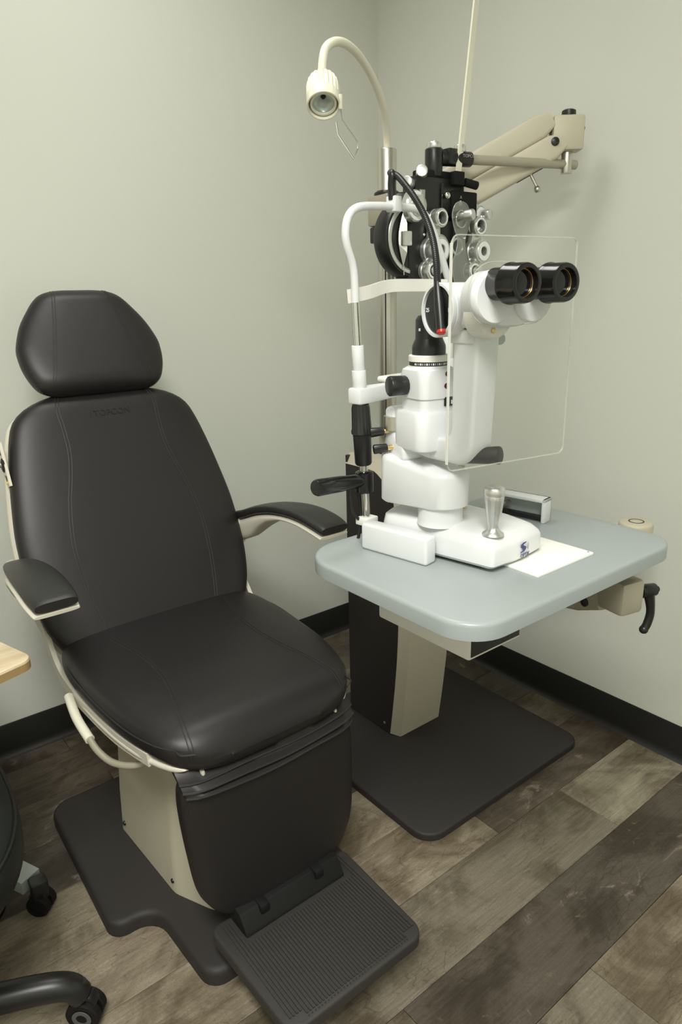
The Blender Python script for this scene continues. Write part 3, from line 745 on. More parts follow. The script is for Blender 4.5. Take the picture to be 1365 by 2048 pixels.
    def arm_ring(p, w, h0, h1):
        c = p + up * (h0 + h1) / 2; hh = (h1 - h0) / 2; out = []
        for k in range(28):
            q = 2 * PI * k / 28; cx, cz = math.cos(q), math.sin(q)
            out.append(c + side * w * math.copysign(abs(cx) ** 0.30, cx) + up * hh * math.copysign(abs(cz) ** 0.30, cz))
        return out
    Ln = (B - A).length
    def arm_body(h0, h1, w, i0, i1, rnd):
        rings = []
        for k in range(15):
            f = k / 14; s = i0 + (i1 - i0) * f; dist = min(s - i0, i1 - s)
            r = math.sqrt(max(0.0, 1 - (1 - min(1, (dist + 0.002) / rnd)) ** 2)); m = (h0 + h1) / 2; hh = (h1 - h0) / 2 * (0.35 + 0.65 * r)
            rings.append(arm_ring(A + dd * s, w * (0.85 + 0.15 * r), m - hh, m + hh))
        return G().loft(rings)
    ua = arm_body(0.003, 0.060, 0.029, 0.0, Ln + 0.005, 0.03).obj('upper_arm_cover', 'ivory', t, 45)
    la = arm_body(-0.054, 0.005, 0.031, 0.0, Ln + 0.012, 0.04).obj('lower_arm_cover', 'ivory', t, 45)
    for s in (-1, 1):
        G().lathe(B + dd * -0.012 + up * -0.016 + side * s * 0.030, side * s, [(0.0098, 0), (0.0098, 0.003), (0.008, 0.004), (0, 0.004)], 20).obj('pivot_cap', 'black_plastic', la)
    G().tube([A + dd * (Ln * 0.72) - up * 0.054, A + dd * (Ln * 0.90) - up * 0.054], 0.01, flat=(0.014, 0.003, up)).obj('lever_slot', 'dark_panel', la)
    q0 = A + dd * (Ln * 0.80) - up * 0.052 + side * 0.008
    G().cyl(q0, q0 + V((0.012, -0.012, -0.030)), 0.0042, seg=12).sphere(q0 + V((0.0135, -0.0135, -0.036)), 0.0088).obj('arm_lever', 'steel', la)
    # head block with vertical spindle
    R = Matrix.Rotation(math.atan2(dh.y, dh.x), 3, 'Z')
    hb = G(); hb.box((E.x - 0.038, E.y - 0.026, 1.584), (E.x + 0.038, E.y + 0.026, 1.662), 0.007, R=R); hb = hb.obj('head_block', 'ivory', t)
    G().lathe((E.x + 0.002, E.y - 0.002, 1.660), (0, 0, 1), [(0.017, 0), (0.0175, 0.004), (0.0165, 0.014), (0.012, 0.0165), (0, 0.017)], 24).obj('top_knob', 'black_plastic', hb)
    G().lathe((E.x + 0.028, E.y - 0.030, 1.635), (0.5, -0.8, 0), [(0.0035, 0), (0.0035, 0.002), (0, 0.0025)], 10).obj('screw', 'dark_panel', hb)
    G().cyl((E.x + 0.004, E.y - 0.003, 1.535), (E.x + 0.004, E.y - 0.003, 1.590), 0.0135, seg=24, bevel=0.0012).obj('spindle', 'steel', t)
    G().cyl((E.x - 0.022, E.y + 0.012, 1.572), (E.x - 0.022, E.y + 0.012, 1.590), 0.005, seg=12).obj('lock_pin', 'steel', t)
    # lower accessory arm with an empty post socket, standing out past the table
    K = V((-0.188, -1.150, 0)); S0 = V((SX1, -0.60, 0)); d2 = (K - S0).normalized(); n2 = V((-d2.y, d2.x, 0))
    ol = []
    for k in range(13):
        q = math.atan2(d2.y, d2.x) - PI / 2 + PI * k / 12; ol.append(V((K.x + 0.040 * math.cos(q), K.y + 0.040 * math.sin(q), 0)))
    ol += [S0 + n2 * 0.045, S0 - n2 * 0.045]
    kn = [V((K.x + 0.040 * math.cos(2 * PI * k / 28), K.y + 0.040 * math.sin(2 * PI * k / 28), 0)) for k in range(28)]
    plate(G(), kn, 0.655, 0.718, 0.008).obj('accessory_knuckle', 'ivory', t)
    G().tube([S0 + V((0, 0, 0.50)), K - d2 * 0.02 + V((0, 0, 0.682))], 0.02, flat=(0.060, 0.050, (0, 0, 1))).obj('accessory_arm', 'ivory', t)
    G().ring((K.x, K.y, 0.7175), (0, 0, 1), 0.0185, 0.0155, 0.0012).obj('socket_ring', 'dark_panel', t)
    # lower arm towards the slit lamp table, ends in the clamp block
    CL = V((-0.668, -1.388, 0.752)); S1 = V((-0.520, -0.700, 0.585)); d3 = (CL - S1).normalized(); sd = V((d3.y, -d3.x, 0)).normalized(); u3 = sd.cross(d3); u3 = u3 if u3.z > 0 else -u3
    rings = []
    L3 = (CL - S1).length - 0.030
    for k in range(13):
        s = L3 * k / 12; dist = L3 - s; r = math.sqrt(max(0.0, 1 - (1 - min(1, (dist + 0.001) / 0.018)) ** 2)); hh = 0.030 * (0.5 + 0.5 * r); ring = []
        for j in range(28):
            q = 2 * PI * j / 28; cx, cz = math.cos(q), math.sin(q)
            ring.append(S1 + d3 * s + sd * 0.027 * math.copysign(abs(cx) ** 0.4, cx) + u3 * (hh * math.copysign(abs(cz) ** 0.4, cz) - 0.017))
        rings.append(ring)
    ta = G().loft(rings).obj('table_arm', 'beige_metal', t, 45)
    for s in (-1, 1): G().lathe(S1 + d3 * (L3 - 0.030) + sd * s * 0.0265 - u3 * 0.024, sd * s, [(0.0085, 0), (0.0085, 0.003), (0.007, 0.004), (0, 0.004)], 20).obj('pivot_cap', 'black_plastic', ta)
    R3 = Matrix.Rotation(math.atan2(d3.y, d3.x), 3, 'Z')
    cb = G(); cb.box((CL.x - 0.030, CL.y - 0.0265, CL.z - 0.036), (CL.x + 0.030, CL.y + 0.0265, CL.z + 0.026), 0.008, R=R3); cb = cb.obj('clamp_block', 'beige_metal', t)
    G().lathe(CL + sd * -0.0262 - d3 * 0.012 + V((0, 0, 0.004)), -sd, [(0.0035, 0), (0.0035, 0.0012), (0, 0.0015)], 10).obj('screw', 'dark_panel', cb)
    # ratchet lever of the clamp
    hp = CL + V((0.040, -0.012, -0.010)); ax = V((0.90, -0.40, 0)).normalized()
    G().cyl(hp - ax * 0.022, hp + ax * 0.006, 0.005, seg=12).obj('clamp_stud', 'steel', t)
    g = G(); g.cyl(hp + ax * 0.004, hp + ax * 0.034, 0.0125, 0.0115, seg=18, bevel=0.0015)
    g.cyl(hp + ax * 0.030, hp + ax * 0.040, 0.0055, seg=12)
    P = catmull([hp + ax * 0.020, hp + ax * 0.026 + V((0, 0, -0.020)), hp + ax * 0.030 + V((0, 0, -0.045)), hp + ax * 0.026 + V((0, 0, -0.066)), hp + ax * 0.020 + V((0, 0, -0.077))], 6)
    g.tube(P, [0.0105 - 0.0030 * min(1, i / 10) for i in range(len(P))], 12); g.sphere(P[-1], 0.0082)
    g.obj('clamp_lever', 'black_plastic', t)
    return t
build_stand()

# ================================================================== SLIT LAMP TABLE
TZ = 0.84
def build_table():
    t = thing('instrument_table', 'grey laminate slit lamp table top with rounded corners on a swing arm', 'table', (-0.85, -1.24, 0.80))
    ol = round_poly([(-1.116, -1.043, 0.085), (-1.116, -1.442, 0.062), (-0.580, -1.442, 0.062), (-0.580, -1.030, 0.06)], 0, 9)
    n = len(ol); c = V((-0.848, -1.24, 0))
    plate(G(), ol, TZ - 0.026, TZ, 0.007).obj('table_top', 'table_grey', t)
    # white electrics box with a black socket panel under the front edge
    bx = G(); bx.prism([V((-1.020, -1.352, 0.725)), V((-0.896, -1.352, 0.725)), V((-0.896, -1.352, 0.8155)), V((-1.020, -1.352, 0.8155))], (0, 0.205, 0), 0.004); bx = bx.obj('supply_box', 'white_warm', t)
    pn = G().box((-1.016, -1.3535, 0.731), (-0.902, -1.3515, 0.811)).obj('socket_panel', 'black_plastic', bx)
    for x in (-0.996, -0.934): G().lathe((x, -1.3535, 0.770), (0, -1, 0), [(0.003, 0), (0.003, 0.0012), (0, 0.0018)], 10).obj('screw', 'steel', pn)
    G().box((-0.962, -1.356, 0.758), (-0.948, -1.353, 0.778), 0.001).obj('rocker_switch', 'black_gloss', pn)
    G().box((-1.03, -1.145, 0.79), (-0.93, -1.10, 0.8155), 0.003).obj('cable_gland', 'black_plastic', t)
    # post into the clamp
    G().cyl((-0.664, -1.386, 0.775), (-0.664, -1.386, 0.816), 0.0125, seg=24).obj('post', 'steel', t)
    G().lathe((-0.664, -1.386, 0.8145), (0, 0, -1), [(0.022, 0), (0.022, 0.004), (0.0126, 0.006)], 24).obj('post_flange', 'dark_panel', t)
    return t
build_table()
t_ = G().prism(round_poly([(-0.907, -1.385, 0.004), (-0.757, -1.385, 0.004), (-0.757, -1.262, 0.004), (-0.905, -1.262, 0.004)], TZ), (0, 0, 0.004), 0.0008).obj('glide_plate', 'plate_white')
tag(t_, 'thin white plastic plate lying on the grey table beside the slit lamp base', 'plate')
G().lathe((-0.763, -1.377, TZ + 0.004), (0, 0, 1), [(0.002, 0), (0.002, 0.0004), (0, 0.0005)], 10).obj('screw', 'steel', t_)


# ================================================================== SLIT LAMP
FB = Matrix.Translation((-0.87, -1.20, TZ)) @ Matrix.Rotation(math.radians(9), 4, 'Z')        # base frame: x across, -y to the operator
FM = Matrix.Translation((-0.94, -1.21, TZ)) @ Matrix.Rotation(math.radians(-9.2), 4, 'Z')     # microscope frame, turned on the pivot
def build_slit_lamp():
    t = thing('slit_lamp', 'white slit lamp microscope with black eyepieces and chin rest on the grey table', 'microscope', FB.translation)
    # --- rail covers and axle
    G(FB).box((-0.136, -0.020, 0.0), (-0.108, 0.117, 0.047), 0.005, 3).obj('rail_cover', 'white_plastic', t)
    g = G(FB); x0, x1, y0, y1, h = 0.178, 0.207, -0.062, 0.070, 0.046
    g.box((x1 - 0.006, y0, 0), (x1, y1, h), 0.002); g.box((x0, y0, h - 0.007), (x1, y1, h), 0.002); g.box((x0, y0, 0), (x1, y0 + 0.007, h), 0.002); g.box((x0, y1 - 0.007, 0), (x1, y1, h), 0.002)
    rc = g.obj('rail_cover', 'white_plastic', t)
    G(FB).cyl((x0 + 0.010, y0 + 0.006, 0.008), (x0 + 0.010, y1 - 0.006, 0.008), 0.0055, seg=14, flute=(7, 0.001)).obj('toothed_rail', 'black_plastic', rc)
    G(FB).box((x1 - 0.0075, y0 + 0.008, 0.004), (x1 - 0.006, y1 - 0.008, h - 0.009)).obj('inner_face', 'grey_paint', rc)
    G(FB).cyl((-0.11, 0.018, 0.026), (0.188, 0.018, 0.026), 0.0062, seg=16).obj('axle', 'steel', t)
    # --- base body: low wedge with soft shoulders
    def base_outline(i, z):
        return round_poly([(-0.102 + i, 0.105 - i, 0.02), (-0.099 + i, -0.118 + i, 0.008), (-0.03, -0.1305 + i, 0.2), (0.040 - i, -0.130 + i, 0.016), (0.048 - i, -0.06, 0.05), (0.020 - i * 0.5, 0.105 - i, 0.02)], z, 5)
    rings = [base_outline(0.006, 0.006), base_outline(0.0, 0.012), base_outline(0.0, 0.040), base_outline(0.0025, 0.046), base_outline(0.010, 0.0535), base_outline(0.020, 0.0580)]
    def lift(r):   # rear half a little higher than the joystick deck
        return [V((p.x, p.y, p.z + (0.010 * min(1, max(0, (p.y + 0.05) / 0.06)) if p.z > 0.042 else 0.0) - (0.005 * min(1, max(0, (-p.y - 0.075) / 0.05)) if p.z > 0.03 else 0))) for p in r]
    bs = G(FB).loft([lift(r) for r in rings]).obj('base', 'white_plastic', t, 40)
    G(FB).box((-0.085, -0.09, 0.0), (0.03, 0.08, 0.008), 0.002).obj('base_foot', 'black_matte', t)
    n = V((0.0, -1.0, 0.0)); lx = (1, -0.07, 0)
    g = G(FB @ frame((-0.030, -0.1313, 0.0285), lx, n))
    sw = [(0.0085, 0.0085), (-0.0005, 0.0085), (-0.0070, 0.0060), (-0.0072, 0.0018), (0.0010, -0.0022), (0.0008, -0.0042), (-0.0075, -0.0062), (-0.0075, -0.0075), (0.0030, -0.0066), (0.0078, -0.0040), (0.0080, 0.0002), (0.0000, 0.0038), (0.0002, 0.0058), (0.0085, 0.0074)]
    g.prism([V((x * 0.95, y, 0)) for x, y in sw], (0, 0, 0.0005)); g.obj('logo_mark', 'logo_blue', bs)
    text_obj('logo_number', '4', 0.0170, FB @ frame((-0.0165, -0.1318, 0.0275), lx, n), 'logo_grey', bs)
    text_obj('logo_lettering', 'OPTIK', 0.0086, FB @ frame((-0.0235, -0.1318, 0.0150), lx, n), 'logo_blue', bs, bold=0.0001, spacing=1.05)
    # --- joystick
    jp = V((-0.070, -0.099, 0.0545))
    js = G(FB).lathe(jp, (0, 0, 1), [(0.0175, 0), (0.0170, 0.002), (0.0125, 0.005), (0.0088, 0.009), (0.0082, 0.013), (0.0100, 0.020), (0.0128, 0.036), (0.0152, 0.056), (0.0157, 0.0615), (0.0150, 0.0625)], 48, flute=(16, 0.0009, 0.012, 0.0615)).obj('joystick', 'satin_silver', t, 50)
    G(FB).lathe(jp + V((0, 0, 0.0625)), (0, 0, 1), [(0.0152, 0), (0.0160, 0.002), (0.0160, 0.010), (0.0145, 0.0135), (0.0100, 0.0160), (0, 0.0172)], 36).obj('joystick_cap', 'satin_silver', js, 50)
    ls = G(FB).cyl((0.0, 0.005, 0.052), (0.0, 0.005, 0.072), 0.0055, seg=14).lathe(V((0.0, 0.005, 0.058)), (0, 0, 1), [(0.0085, 0), (0.0085, 0.006), (0.006, 0.008)], 16).obj('lock_screw', 'brass', t)
    G(FB).box((-0.010, 0.000, 0.071), (0.008, 0.010, 0.080), 0.002).box((-0.016, -0.002, 0.078), (-0.004, 0.012, 0.088), 0.002).obj('lock_screw_head', 'black_plastic', ls)
    # --- pivot column and cross arm
    pc = V((-0.070, 0.0, 0))
    G(FB).lathe(pc + V((0, 0, 0.055)), (0, 0, 1), [(0.0385, 0), (0.0375, 0.004), (0.0365, 0.010), (0.0365, 0.034)], 40).obj('pivot_collar', 'white_plastic', t)
    ol = []
    c0, r0, c1, r1 = V((-0.070, -0.004, 0)), 0.0415, V((-0.088, 0.070, 0)), 0.031
    for k in range(13): a = PI + PI * k / 12 - 0.24; ol.append(V((c0.x + r0 * math.cos(a), c0.y + r0 * math.sin(a), 0)))
    for k in range(13): a = PI * k / 12 - 0.24 + 0.24 * 2 * 0; ol.append(V((c1.x + r1 * math.cos(a), c1.y + r1 * math.sin(a), 0)))
    def ring_at(z, d): return [V((c.x + (p.x - c.x) * (1 - d), c.y + (p.y - c.y) * (1 - d), z)) for p in ol for c in (V((-0.078, 0.03, 0)),)]
    def slope(r, k): return [V((p.x, p.y, p.z + k * max(0, p.y) * 0.25)) for p in r]
    G(FB).loft([ring_at(0.086, 0.06), ring_at(0.089, 0.0), slope(ring_at(0.137, 0.0), 1), slope(ring_at(0.143, 0.03), 1), slope(ring_at(0.146, 0.10), 1)]).obj('cross_arm', 'white_plastic', t, 40)
    G(FB).ring((-0.046, -0.022, 0.145), (0, 0, 1), 0.0095, 0.006, 0.003).obj('pivot_washer', 'chrome', t)
    # --- microscope arm (L-shaped), head, binoculars
    outl = round_poly([(0.030, 0.162, 0.012), (-0.098, 0.168, 0.040), (-0.107, 0.372, 0.006), (-0.050, 0.372, 0.006), (-0.050, 0.205, 0.018), (0.030, 0.196, 0.012)], 0, 8)
    ma = G(FM).prism([V((-0.021, p.x, p.y)) for p in outl], (0.042, 0, 0), 0.006, 3).obj('microscope_arm', 'white_plastic', t, 40)
    G(FM).box((-0.024, -0.100, 0.345), (0.024, -0.044, 0.366), 0.004).obj('arm_cap', 'white_plastic', ma)
    G(FM).box((-0.0215, -0.098, 0.3655), (0.0215, -0.046, 0.3675)).obj('shadow_gap', 'black_matte', ma)
    G(FM).lathe((0.022, -0.085, 0.350), (1, -0.3, 0), [(0.008, 0), (0.008, 0.016), (0.006, 0.019), (0, 0.019)], 18).obj('clamp_knob', 'grey_paint', ma)
    G(FM).cyl((-0.008, -0.060, 0.178), (0.020, -0.118, 0.186), 0.0115, 0.0135, seg=20, bevel=0.003).obj('scan_grip', 'dark_panel', ma)
    G(FM).box((-0.023, 0.000, 0.166), (-0.020, 0.045, 0.198), 0.001).obj('pivot_seam', 'white_plastic', ma)
    hd = G(FM)
    hd.lathe((-0.044, -0.050, 0.392), (1, 0, 0), [(0.0, 0), (0.034, 0), (0.0375, 0.003), (0.0375, 0.070), (0.034, 0.078), (0, 0.078)], 44)
    hd.box((-0.032, -0.112, 0.367), (0.034, -0.050, 0.424), 0.010, 3)
    hd = hd.obj('magnification_drum', 'white_plastic', t, 40)
    dk = G(FM).lathe((-0.0435, -0.050, 0.392), (-1, 0, 0), [(0.0325, 0), (0.0325, 0.002), (0.0315, 0.0035), (0, 0.0035)], 44).obj('magnification_dial', 'black_plastic', t, 40)
    G(FM).ring((-0.0435, -0.050, 0.392), (-1, 0, 0), 0.0378, 0.0335, 0.0065, 44).obj('dial_rim', 'white_plastic', hd)
    G(FM).prism([V((-0.0468, -0.050 + a, 0.392 + b)) for a, b in ((-0.0045, -0.024), (0.0045, -0.024), (0.0055, 0.024), (-0.0055, 0.024))], (-0.005, 0, 0), 0.0015).obj('dial_grip', 'black_plastic', dk)
    for s, y, z in (('25', -0.0245, 0.392), ('16', -0.050, 0.3665), ('10', -0.0755, 0.392)):
        text_obj('dial_number', s, 0.0080, FM @ frame((-0.0472, y, z), (0, -1, 0), (-1, 0, 0)), 'label_white', dk, bold=0.0001)
    # stadium-shaped binocular housing
    def stadium(w, h, y, zc, n=10):
        pts = []
        for k in range(n + 1): a = -PI / 2 + PI * k / n; pts.append(V((w - h + h * math.cos(a), y, zc + h * math.sin(a))))
        for k in range(n + 1): a = PI / 2 + PI * k / n; pts.append(V((-(w - h) + h * math.cos(a), y, zc + h * math.sin(a))))
        return pts
    bn = G(FM).loft([stadium(0.044, 0.032, -0.096, 0.406), stadium(0.047, 0.0355, -0.098, 0.406), stadium(0.048, 0.0365, -0.102, 0.406), stadium(0.048, 0.0365, -0.146, 0.406), stadium(0.045, 0.034, -0.150, 0.406)]).obj('binocular_housing', 'white_plastic', t, 40)
    G(FM).lathe((-0.012, -0.098, 0.386), (0, -1, 0), [(0.028, 0), (0.032, 0.004), (0.032, 0.032), (0.030, 0.035), (0, 0.035)], 32).obj('prism_cover', 'white_warm', bn, 40)
    G(FM).lathe((-0.018, -0.133, 0.365), (0, -1, 0), [(0.0035, 0), (0.0035, 0.003), (0, 0.004)], 12).obj('cover_screw', 'brass', bn)
    for s in (-1, 1):
        c = V((s * 0.033, -0.143, 0.408)); e = V((s * 0.033, -0.150, 0.424))
        pr = G(FM).lathe(c, (0, -1, 0), [(0.034, 0), (0.034, 0.010), (0.032, 0.0125), (0, 0.0125)], 40).obj('prism_housing', 'white_plastic', bn, 40)
        ep = G(FM).lathe(e, (0, -1, 0), [(0.0195, 0), (0.0205, 0.002), (0.0205, 0.024), (0.0225, 0.027), (0.0255, 0.029), (0.0258, 0.032), (0.0245, 0.034), (0.0245, 0.056), (0.0235, 0.0595), (0.0200, 0.0605), (0.0180, 0.0600), (0.0175, 0.050), (0, 0.050)], 40).obj('eyepiece', 'black_gloss', t, 40)
        G(FM).ring(e + V((0, -0.0505, 0)), (0, -1, 0), 0.0174, 0.0164, 0.0012).obj('lens_rim', 'brass', ep)
        G(FM).lathe(e + V((0, -0.0503, 0)), (0, -1, 0), [(0.0165, 0), (0.013, 0.0007), (0.007, 0.0012), (0, 0.0014)], 28).obj('lens', 'lens_glass', ep)
    # --- illumination tower
    c = V((-0.010, 0.022, 0))
    def rb(x0, x1, y0, y1, r, z): return [V((p.x + c.x, p.y + c.y, z)) for p in rounded_rect(x0, x1, y0, y1, r, z)]
    G(FM).loft([rb(-0.036, 0.036, -0.034, 0.034, 0.014, 0.1765), rb(-0.0415, 0.0415, -0.0395, 0.0395, 0.016, 0.180), rb(-0.043, 0.043, -0.041, 0.041, 0.017, 0.185), rb(-0.043, 0.043, -0.041, 0.041, 0.018, 0.236), rb(-0.041, 0.041, -0.039, 0.039, 0.018, 0.240)]).obj('illumination_box', 'white_plastic', t, 40)
    il = G(FM).loft([rb(-0.033, 0.033, -0.033, 0.033, 0.012, 0.240), rb(-0.033, 0.033, -0.033, 0.033, 0.012, 0.259), rb(-0.035, 0.035, -0.035, 0.035, 0.013, 0.260), rb(-0.036, 0.036, -0.036, 0.036, 0.014, 0.290), rb(-0.035, 0.035, -0.035, 0.035, 0.020, 0.303), rb(-0.031, 0.031, -0.031, 0.031, 0.024, 0.307)]).obj('filter_housing', 'white_plastic', t, 40)
    G(FM).lathe(c + V((0, 0, 0.3065)), (0, 0, 1), [(0.0315, 0), (0.0315, 0.002), (0.0300, 0.0025), (0.0300, 0.0085), (0.0315, 0.009), (0.0315, 0.017), (0.030, 0.0185)], 44).obj('aperture_ring', 'white_warm', t, 30)
    sr = G(FM).lathe(c + V((0, 0, 0.3088)), (0, 0, 1), [(0.0303, 0), (0.0303, 0.0062)], 44).obj('aperture_scale', 'black_plastic', t)
    g = G(FM)
    for k in range(30):
        a = -PI * 0.98 + PI * 1.0 * k / 29 + 0.15; d = V((math.cos(a), math.sin(a), 0)); p = c + d * 0.0304 + V((0, 0, 0.3105)); s2 = V((-d.y, d.x, 0)) * (0.0011 if k % 3 == 0 else 0.0004)
        g.prism([p - s2, p + s2, p + s2 + V((0, 0, 0.003)), p - s2 + V((0, 0, 0.003))], d * 0.0003)
    g.obj('scale_marks', 'label_white', sr, kind='stuff')
    bt = G(FM).lathe(c + V((0, 0, 0.325)), (0, 0, 1), [(0.0262, 0), (0.0262, 0.010), (0.0258, 0.014), (0.0215, 0.0235), (0.0212, 0.0245), (0.0212, 0.052), (0.0205, 0.0535), (0.0175, 0.058), (0.012, 0.060)], 40).obj('lamp_tube', 'black_plastic', t, 30)
    G(FM).prism([V((-0.012, 0.022 + a, b)) for a, b in ((-0.010, 0.383), (0.012, 0.383), (0.012, 0.398), (0.016, 0.406), (0.004, 0.4075), (-0.004, 0.399))], (0.022, 0, 0), 0.0015).obj('mirror_head', 'black_plastic', bt)
    G(FM).box(c + V((-0.0225, -0.006, 0.361)), c + V((-0.0205, -0.004, 0.365))).obj('tube_mark', 'label_white', bt)
    # side knob, dials and switch, on the face turned to the viewer
    kb = c + V((-0.034, 0.012, 0.279))
    G(FM).cyl(kb, kb + V((-0.030, 0.004, 0)), 0.0150, 0.0160, seg=28, bevel=0.002, flute=(14, 0.0006)).obj('slit_width_knob', 'black_plastic', t)
    for z in (0.298, 0.280):
        G(FM).lathe(c + V((0.010 - (0.298 - z) * 0.1, -0.0352, z - 0.001)), (0, -1, 0.05), [(0.0042, 0), (0.0042, 0.0012), (0, 0.0022)], 14).obj('filter_jewel', 'lens_red', il)
    sw2 = G(FM).box(c + V((0.006, -0.0355, 0.2475)), c + V((0.030, -0.0325, 0.262)), 0.001).obj('filter_slide', 'black_plastic', il)
    G(FM).box(c + V((0.018, -0.0362, 0.2505)), c + V((0.020, -0.0352, 0.2565))).obj('slide_mark', 'label_white', sw2)
    # patient-side support with two clamp knobs
    br = G(FM); br.prism([V((-0.052, y, z)) for y, z in ((0.030, 0.158), (0.088, 0.156), (0.092, 0.170), (0.084, 0.196), (0.086, 0.238), (0.072, 0.243), (0.058, 0.236), (0.056, 0.196), (0.030, 0.186))], (0.044, 0, 0), 0.006, 3)
    br = br.obj('tower_support', 'white_plastic', t, 40)
    G(FM).cyl((-0.042, 0.070, 0.204), (-0.042, 0.070, 0.226), 0.018, seg=20).obj('support_spindle', 'steel', br)
    for y, z in ((0.072, 0.202), (0.062, 0.176)):
        k0 = V((-0.052, y, z))
        kk = G(FM).cyl(k0 + V((-0.008, 0.002, 0)), k0 + V((-0.030, 0.010, -0.002)), 0.0070, 0.0080, seg=18, bevel=0.0015, flute=(9, 0.0008)).obj('clamp_knob', 'black_plastic', br)
        G(FM).cyl(k0 + V((0.002, 0, 0)), k0 + V((-0.010, 0.002, 0)), 0.0042, seg=12).obj('knob_stem', 'brass', kk)
    # --- chin rest frame
    PL, PR, PY = -0.092, 0.165, 0.140
    def lean(z): return -0.022 * z / 0.40          # the near post leans out slightly
    for s, px in ((-1, PL), (1, PR)):
        X = lambda z: px + lean(z)
        G(FB).cyl((X(0), PY, -0.012), (X(0.25), PY, 0.25), 0.0074, seg=20).obj('chinrest_post', 'chrome', t)
        G(FB).cyl((X(0.33), PY, 0.33), (X(0.405), PY, 0.405), 0.0068, seg=20).obj('upper_post', 'chrome', t)
        G(FB).cyl((X(0.27), PY, 0.268), (X(0.298), PY, 0.298), 0.0117, seg=24, bevel=0.001).cyl((X(0.298), PY, 0.297), (X(0.338), PY, 0.338), 0.0100, seg=24, bevel=0.001).obj('post_sleeve', 'white_plastic', t)
    X = lambda z: PL + lean(z)
    gr = G(FB).lathe((X(0.14), PY, 0.138), (lean(0.1), 0, 0.1), [(0.0125, 0), (0.0145, 0.003), (0.0155, 0.05), (0.0160, 0.054), (0.0180, 0.055), (0.0180, 0.060), (0.0168, 0.063), (0.0155, 0.098), (0.0140, 0.104)], 48, flute=(12, 0.0014, 0.056, 0.099)).obj('height_grip', 'black_plastic', t, 50)
    # chin rest carriage and cup
    ca = G(FB).prism([V((X(0.25) + a, PY + b, 0.243)) for a, b in ((-0.016, -0.014), (0.012, -0.016), (0.075, -0.006), (0.215, -0.004), (0.245, -0.014), (0.272, -0.012), (0.272, 0.014), (0.245, 0.016), (0.075, 0.010), (0.012, 0.016), (-0.016, 0.014))], (0, 0, 0.027), 0.004, 2).obj('chin_bar', 'white_plastic', t, 40)
    G(FB).box((X(0.25) + 0.075, PY - 0.028, 0.268), (X(0.25) + 0.145, PY + 0.028, 0.280), 0.005, 3).obj('chin_cup', 'white_warm', ca)
    # forehead bow and band
    bow = catmull([V((X(0.40), PY, 0.395)), V((-0.117, PY, 0.453)), V((-0.132, PY, 0.490)), V((-0.134, PY, 0.511)), V((-0.126, PY, 0.532)), V((-0.104, PY, 0.545)), V((-0.06, PY, 0.550)), V((-0.015, PY, 0.552)), V((0.041, PY, 0.553)), V((0.070, PY, 0.545)), V((0.088, PY, 0.528)), V((0.110, PY, 0.498)), V((0.136, PY, 0.455)), V((0.150, PY, 0.425)), V((PR + lean(0.4), PY, 0.395))], 5)
    G(FB).tube(bow, 0.0063, 18).obj('forehead_bow', 'white_plastic', t, 60)
    band = catmull([V((-0.122, PY + 0.008, 0.414)), V((-0.07, PY + 0.010, 0.420)), V((0.0, PY + 0.022, 0.430)), V((0.07, PY + 0.016, 0.431)), V((0.135, PY - 0.004, 0.430))], 8)
    G(FB).tube(band, 0.01, flat=(0.003, 0.021, (0, 0, 1))).obj('forehead_band', 'plate_white', t)
    # table clamp handle and its arm on the near post
    hz = 0.107
    G(FB).lathe((X(hz), PY, hz - 0.019), (0, 0, 1), [(0.0125, 0), (0.0155, 0.002), (0.0155, 0.036), (0.0125, 0.038)], 28).obj('handle_clamp', 'black_gloss', t)
    h0, h1 = V((X(hz) - 0.008, PY, hz + 0.004)), V((-0.212, PY + 0.006, 0.119))
    d = (h1 - h0)
    G(FB).lathe(h0, d, [(0.0105, 0), (0.0115, 0.010), (0.0120, 0.03), (0.0135, 0.05), (0.0142, d.length - 0.004), (0.0125, d.length), (0.011, d.length + 0.0005), (0, d.length - 0.002)], 28).obj('hand_grip', 'black_gloss', t)
    G(FB).box((X(0) - 0.018, PY - 0.014, 0.030), (X(0) + 0.014, PY + 0.012, 0.043), 0.002).obj('post_clip', 'white_warm', t)
    lp = catmull([V((X(0) - 0.012, PY + 0.004, 0.036)), V((X(0) - 0.030, PY + 0.010, 0.060)), V((X(0) - 0.028, PY + 0.012, 0.100)), V((X(0) - 0.016, PY + 0.010, 0.098)), V((X(0) - 0.006, PY + 0.010, 0.06)), V((X(0) - 0.004, PY + 0.012, 0.03)), V((X(0) - 0.006, PY + 0.016, 0.002)), V((X(0) - 0.004, PY + 0.024, -0.02)), V((X(0), PY + 0.020, -0.06))], 6)
    G(FB).tube(lp, 0.0030, 10).obj('power_cable', 'black_plastic', t)
    # fixation lamp on a flexible neck
    cl = V((-0.015, PY, 0.552))
    G(FB).box(cl - V((0.009, 0.010, 0.008)), cl + V((0.009, 0.010, 0.016)), 0.002).obj('neck_clip', 'white_plastic', t)
    def m2b(p): return FB.inverted() @ (FM @ V(p))
    neck = catmull([cl + V((-0.004, 0, 0.010)), cl + V((-0.006, 0, 0.032)), cl + V((-0.007, -0.002, 0.049)), m2b((0.008, 0.158, 0.603)), m2b((0.008, 0.138, 0.596)), m2b((0.005, 0.112, 0.580)), m2b((0.002, 0.080, 0.556)), m2b((-0.003, 0.045, 0.525)), m2b((-0.016, 0.008, 0.492)), m2b((-0.034, -0.026, 0.458)), m2b((-0.048, -0.048, 0.428))], 6)
    rr = [0.0068 if i < 11 else max(0.0046, 0.0068 - 0.0006 * (i - 10)) for i in range(len(neck))]
    nk = G(FB).tube(neck, rr, 12).obj('fixation_neck', 'black_plastic', t, 60)
    g = G(FB)
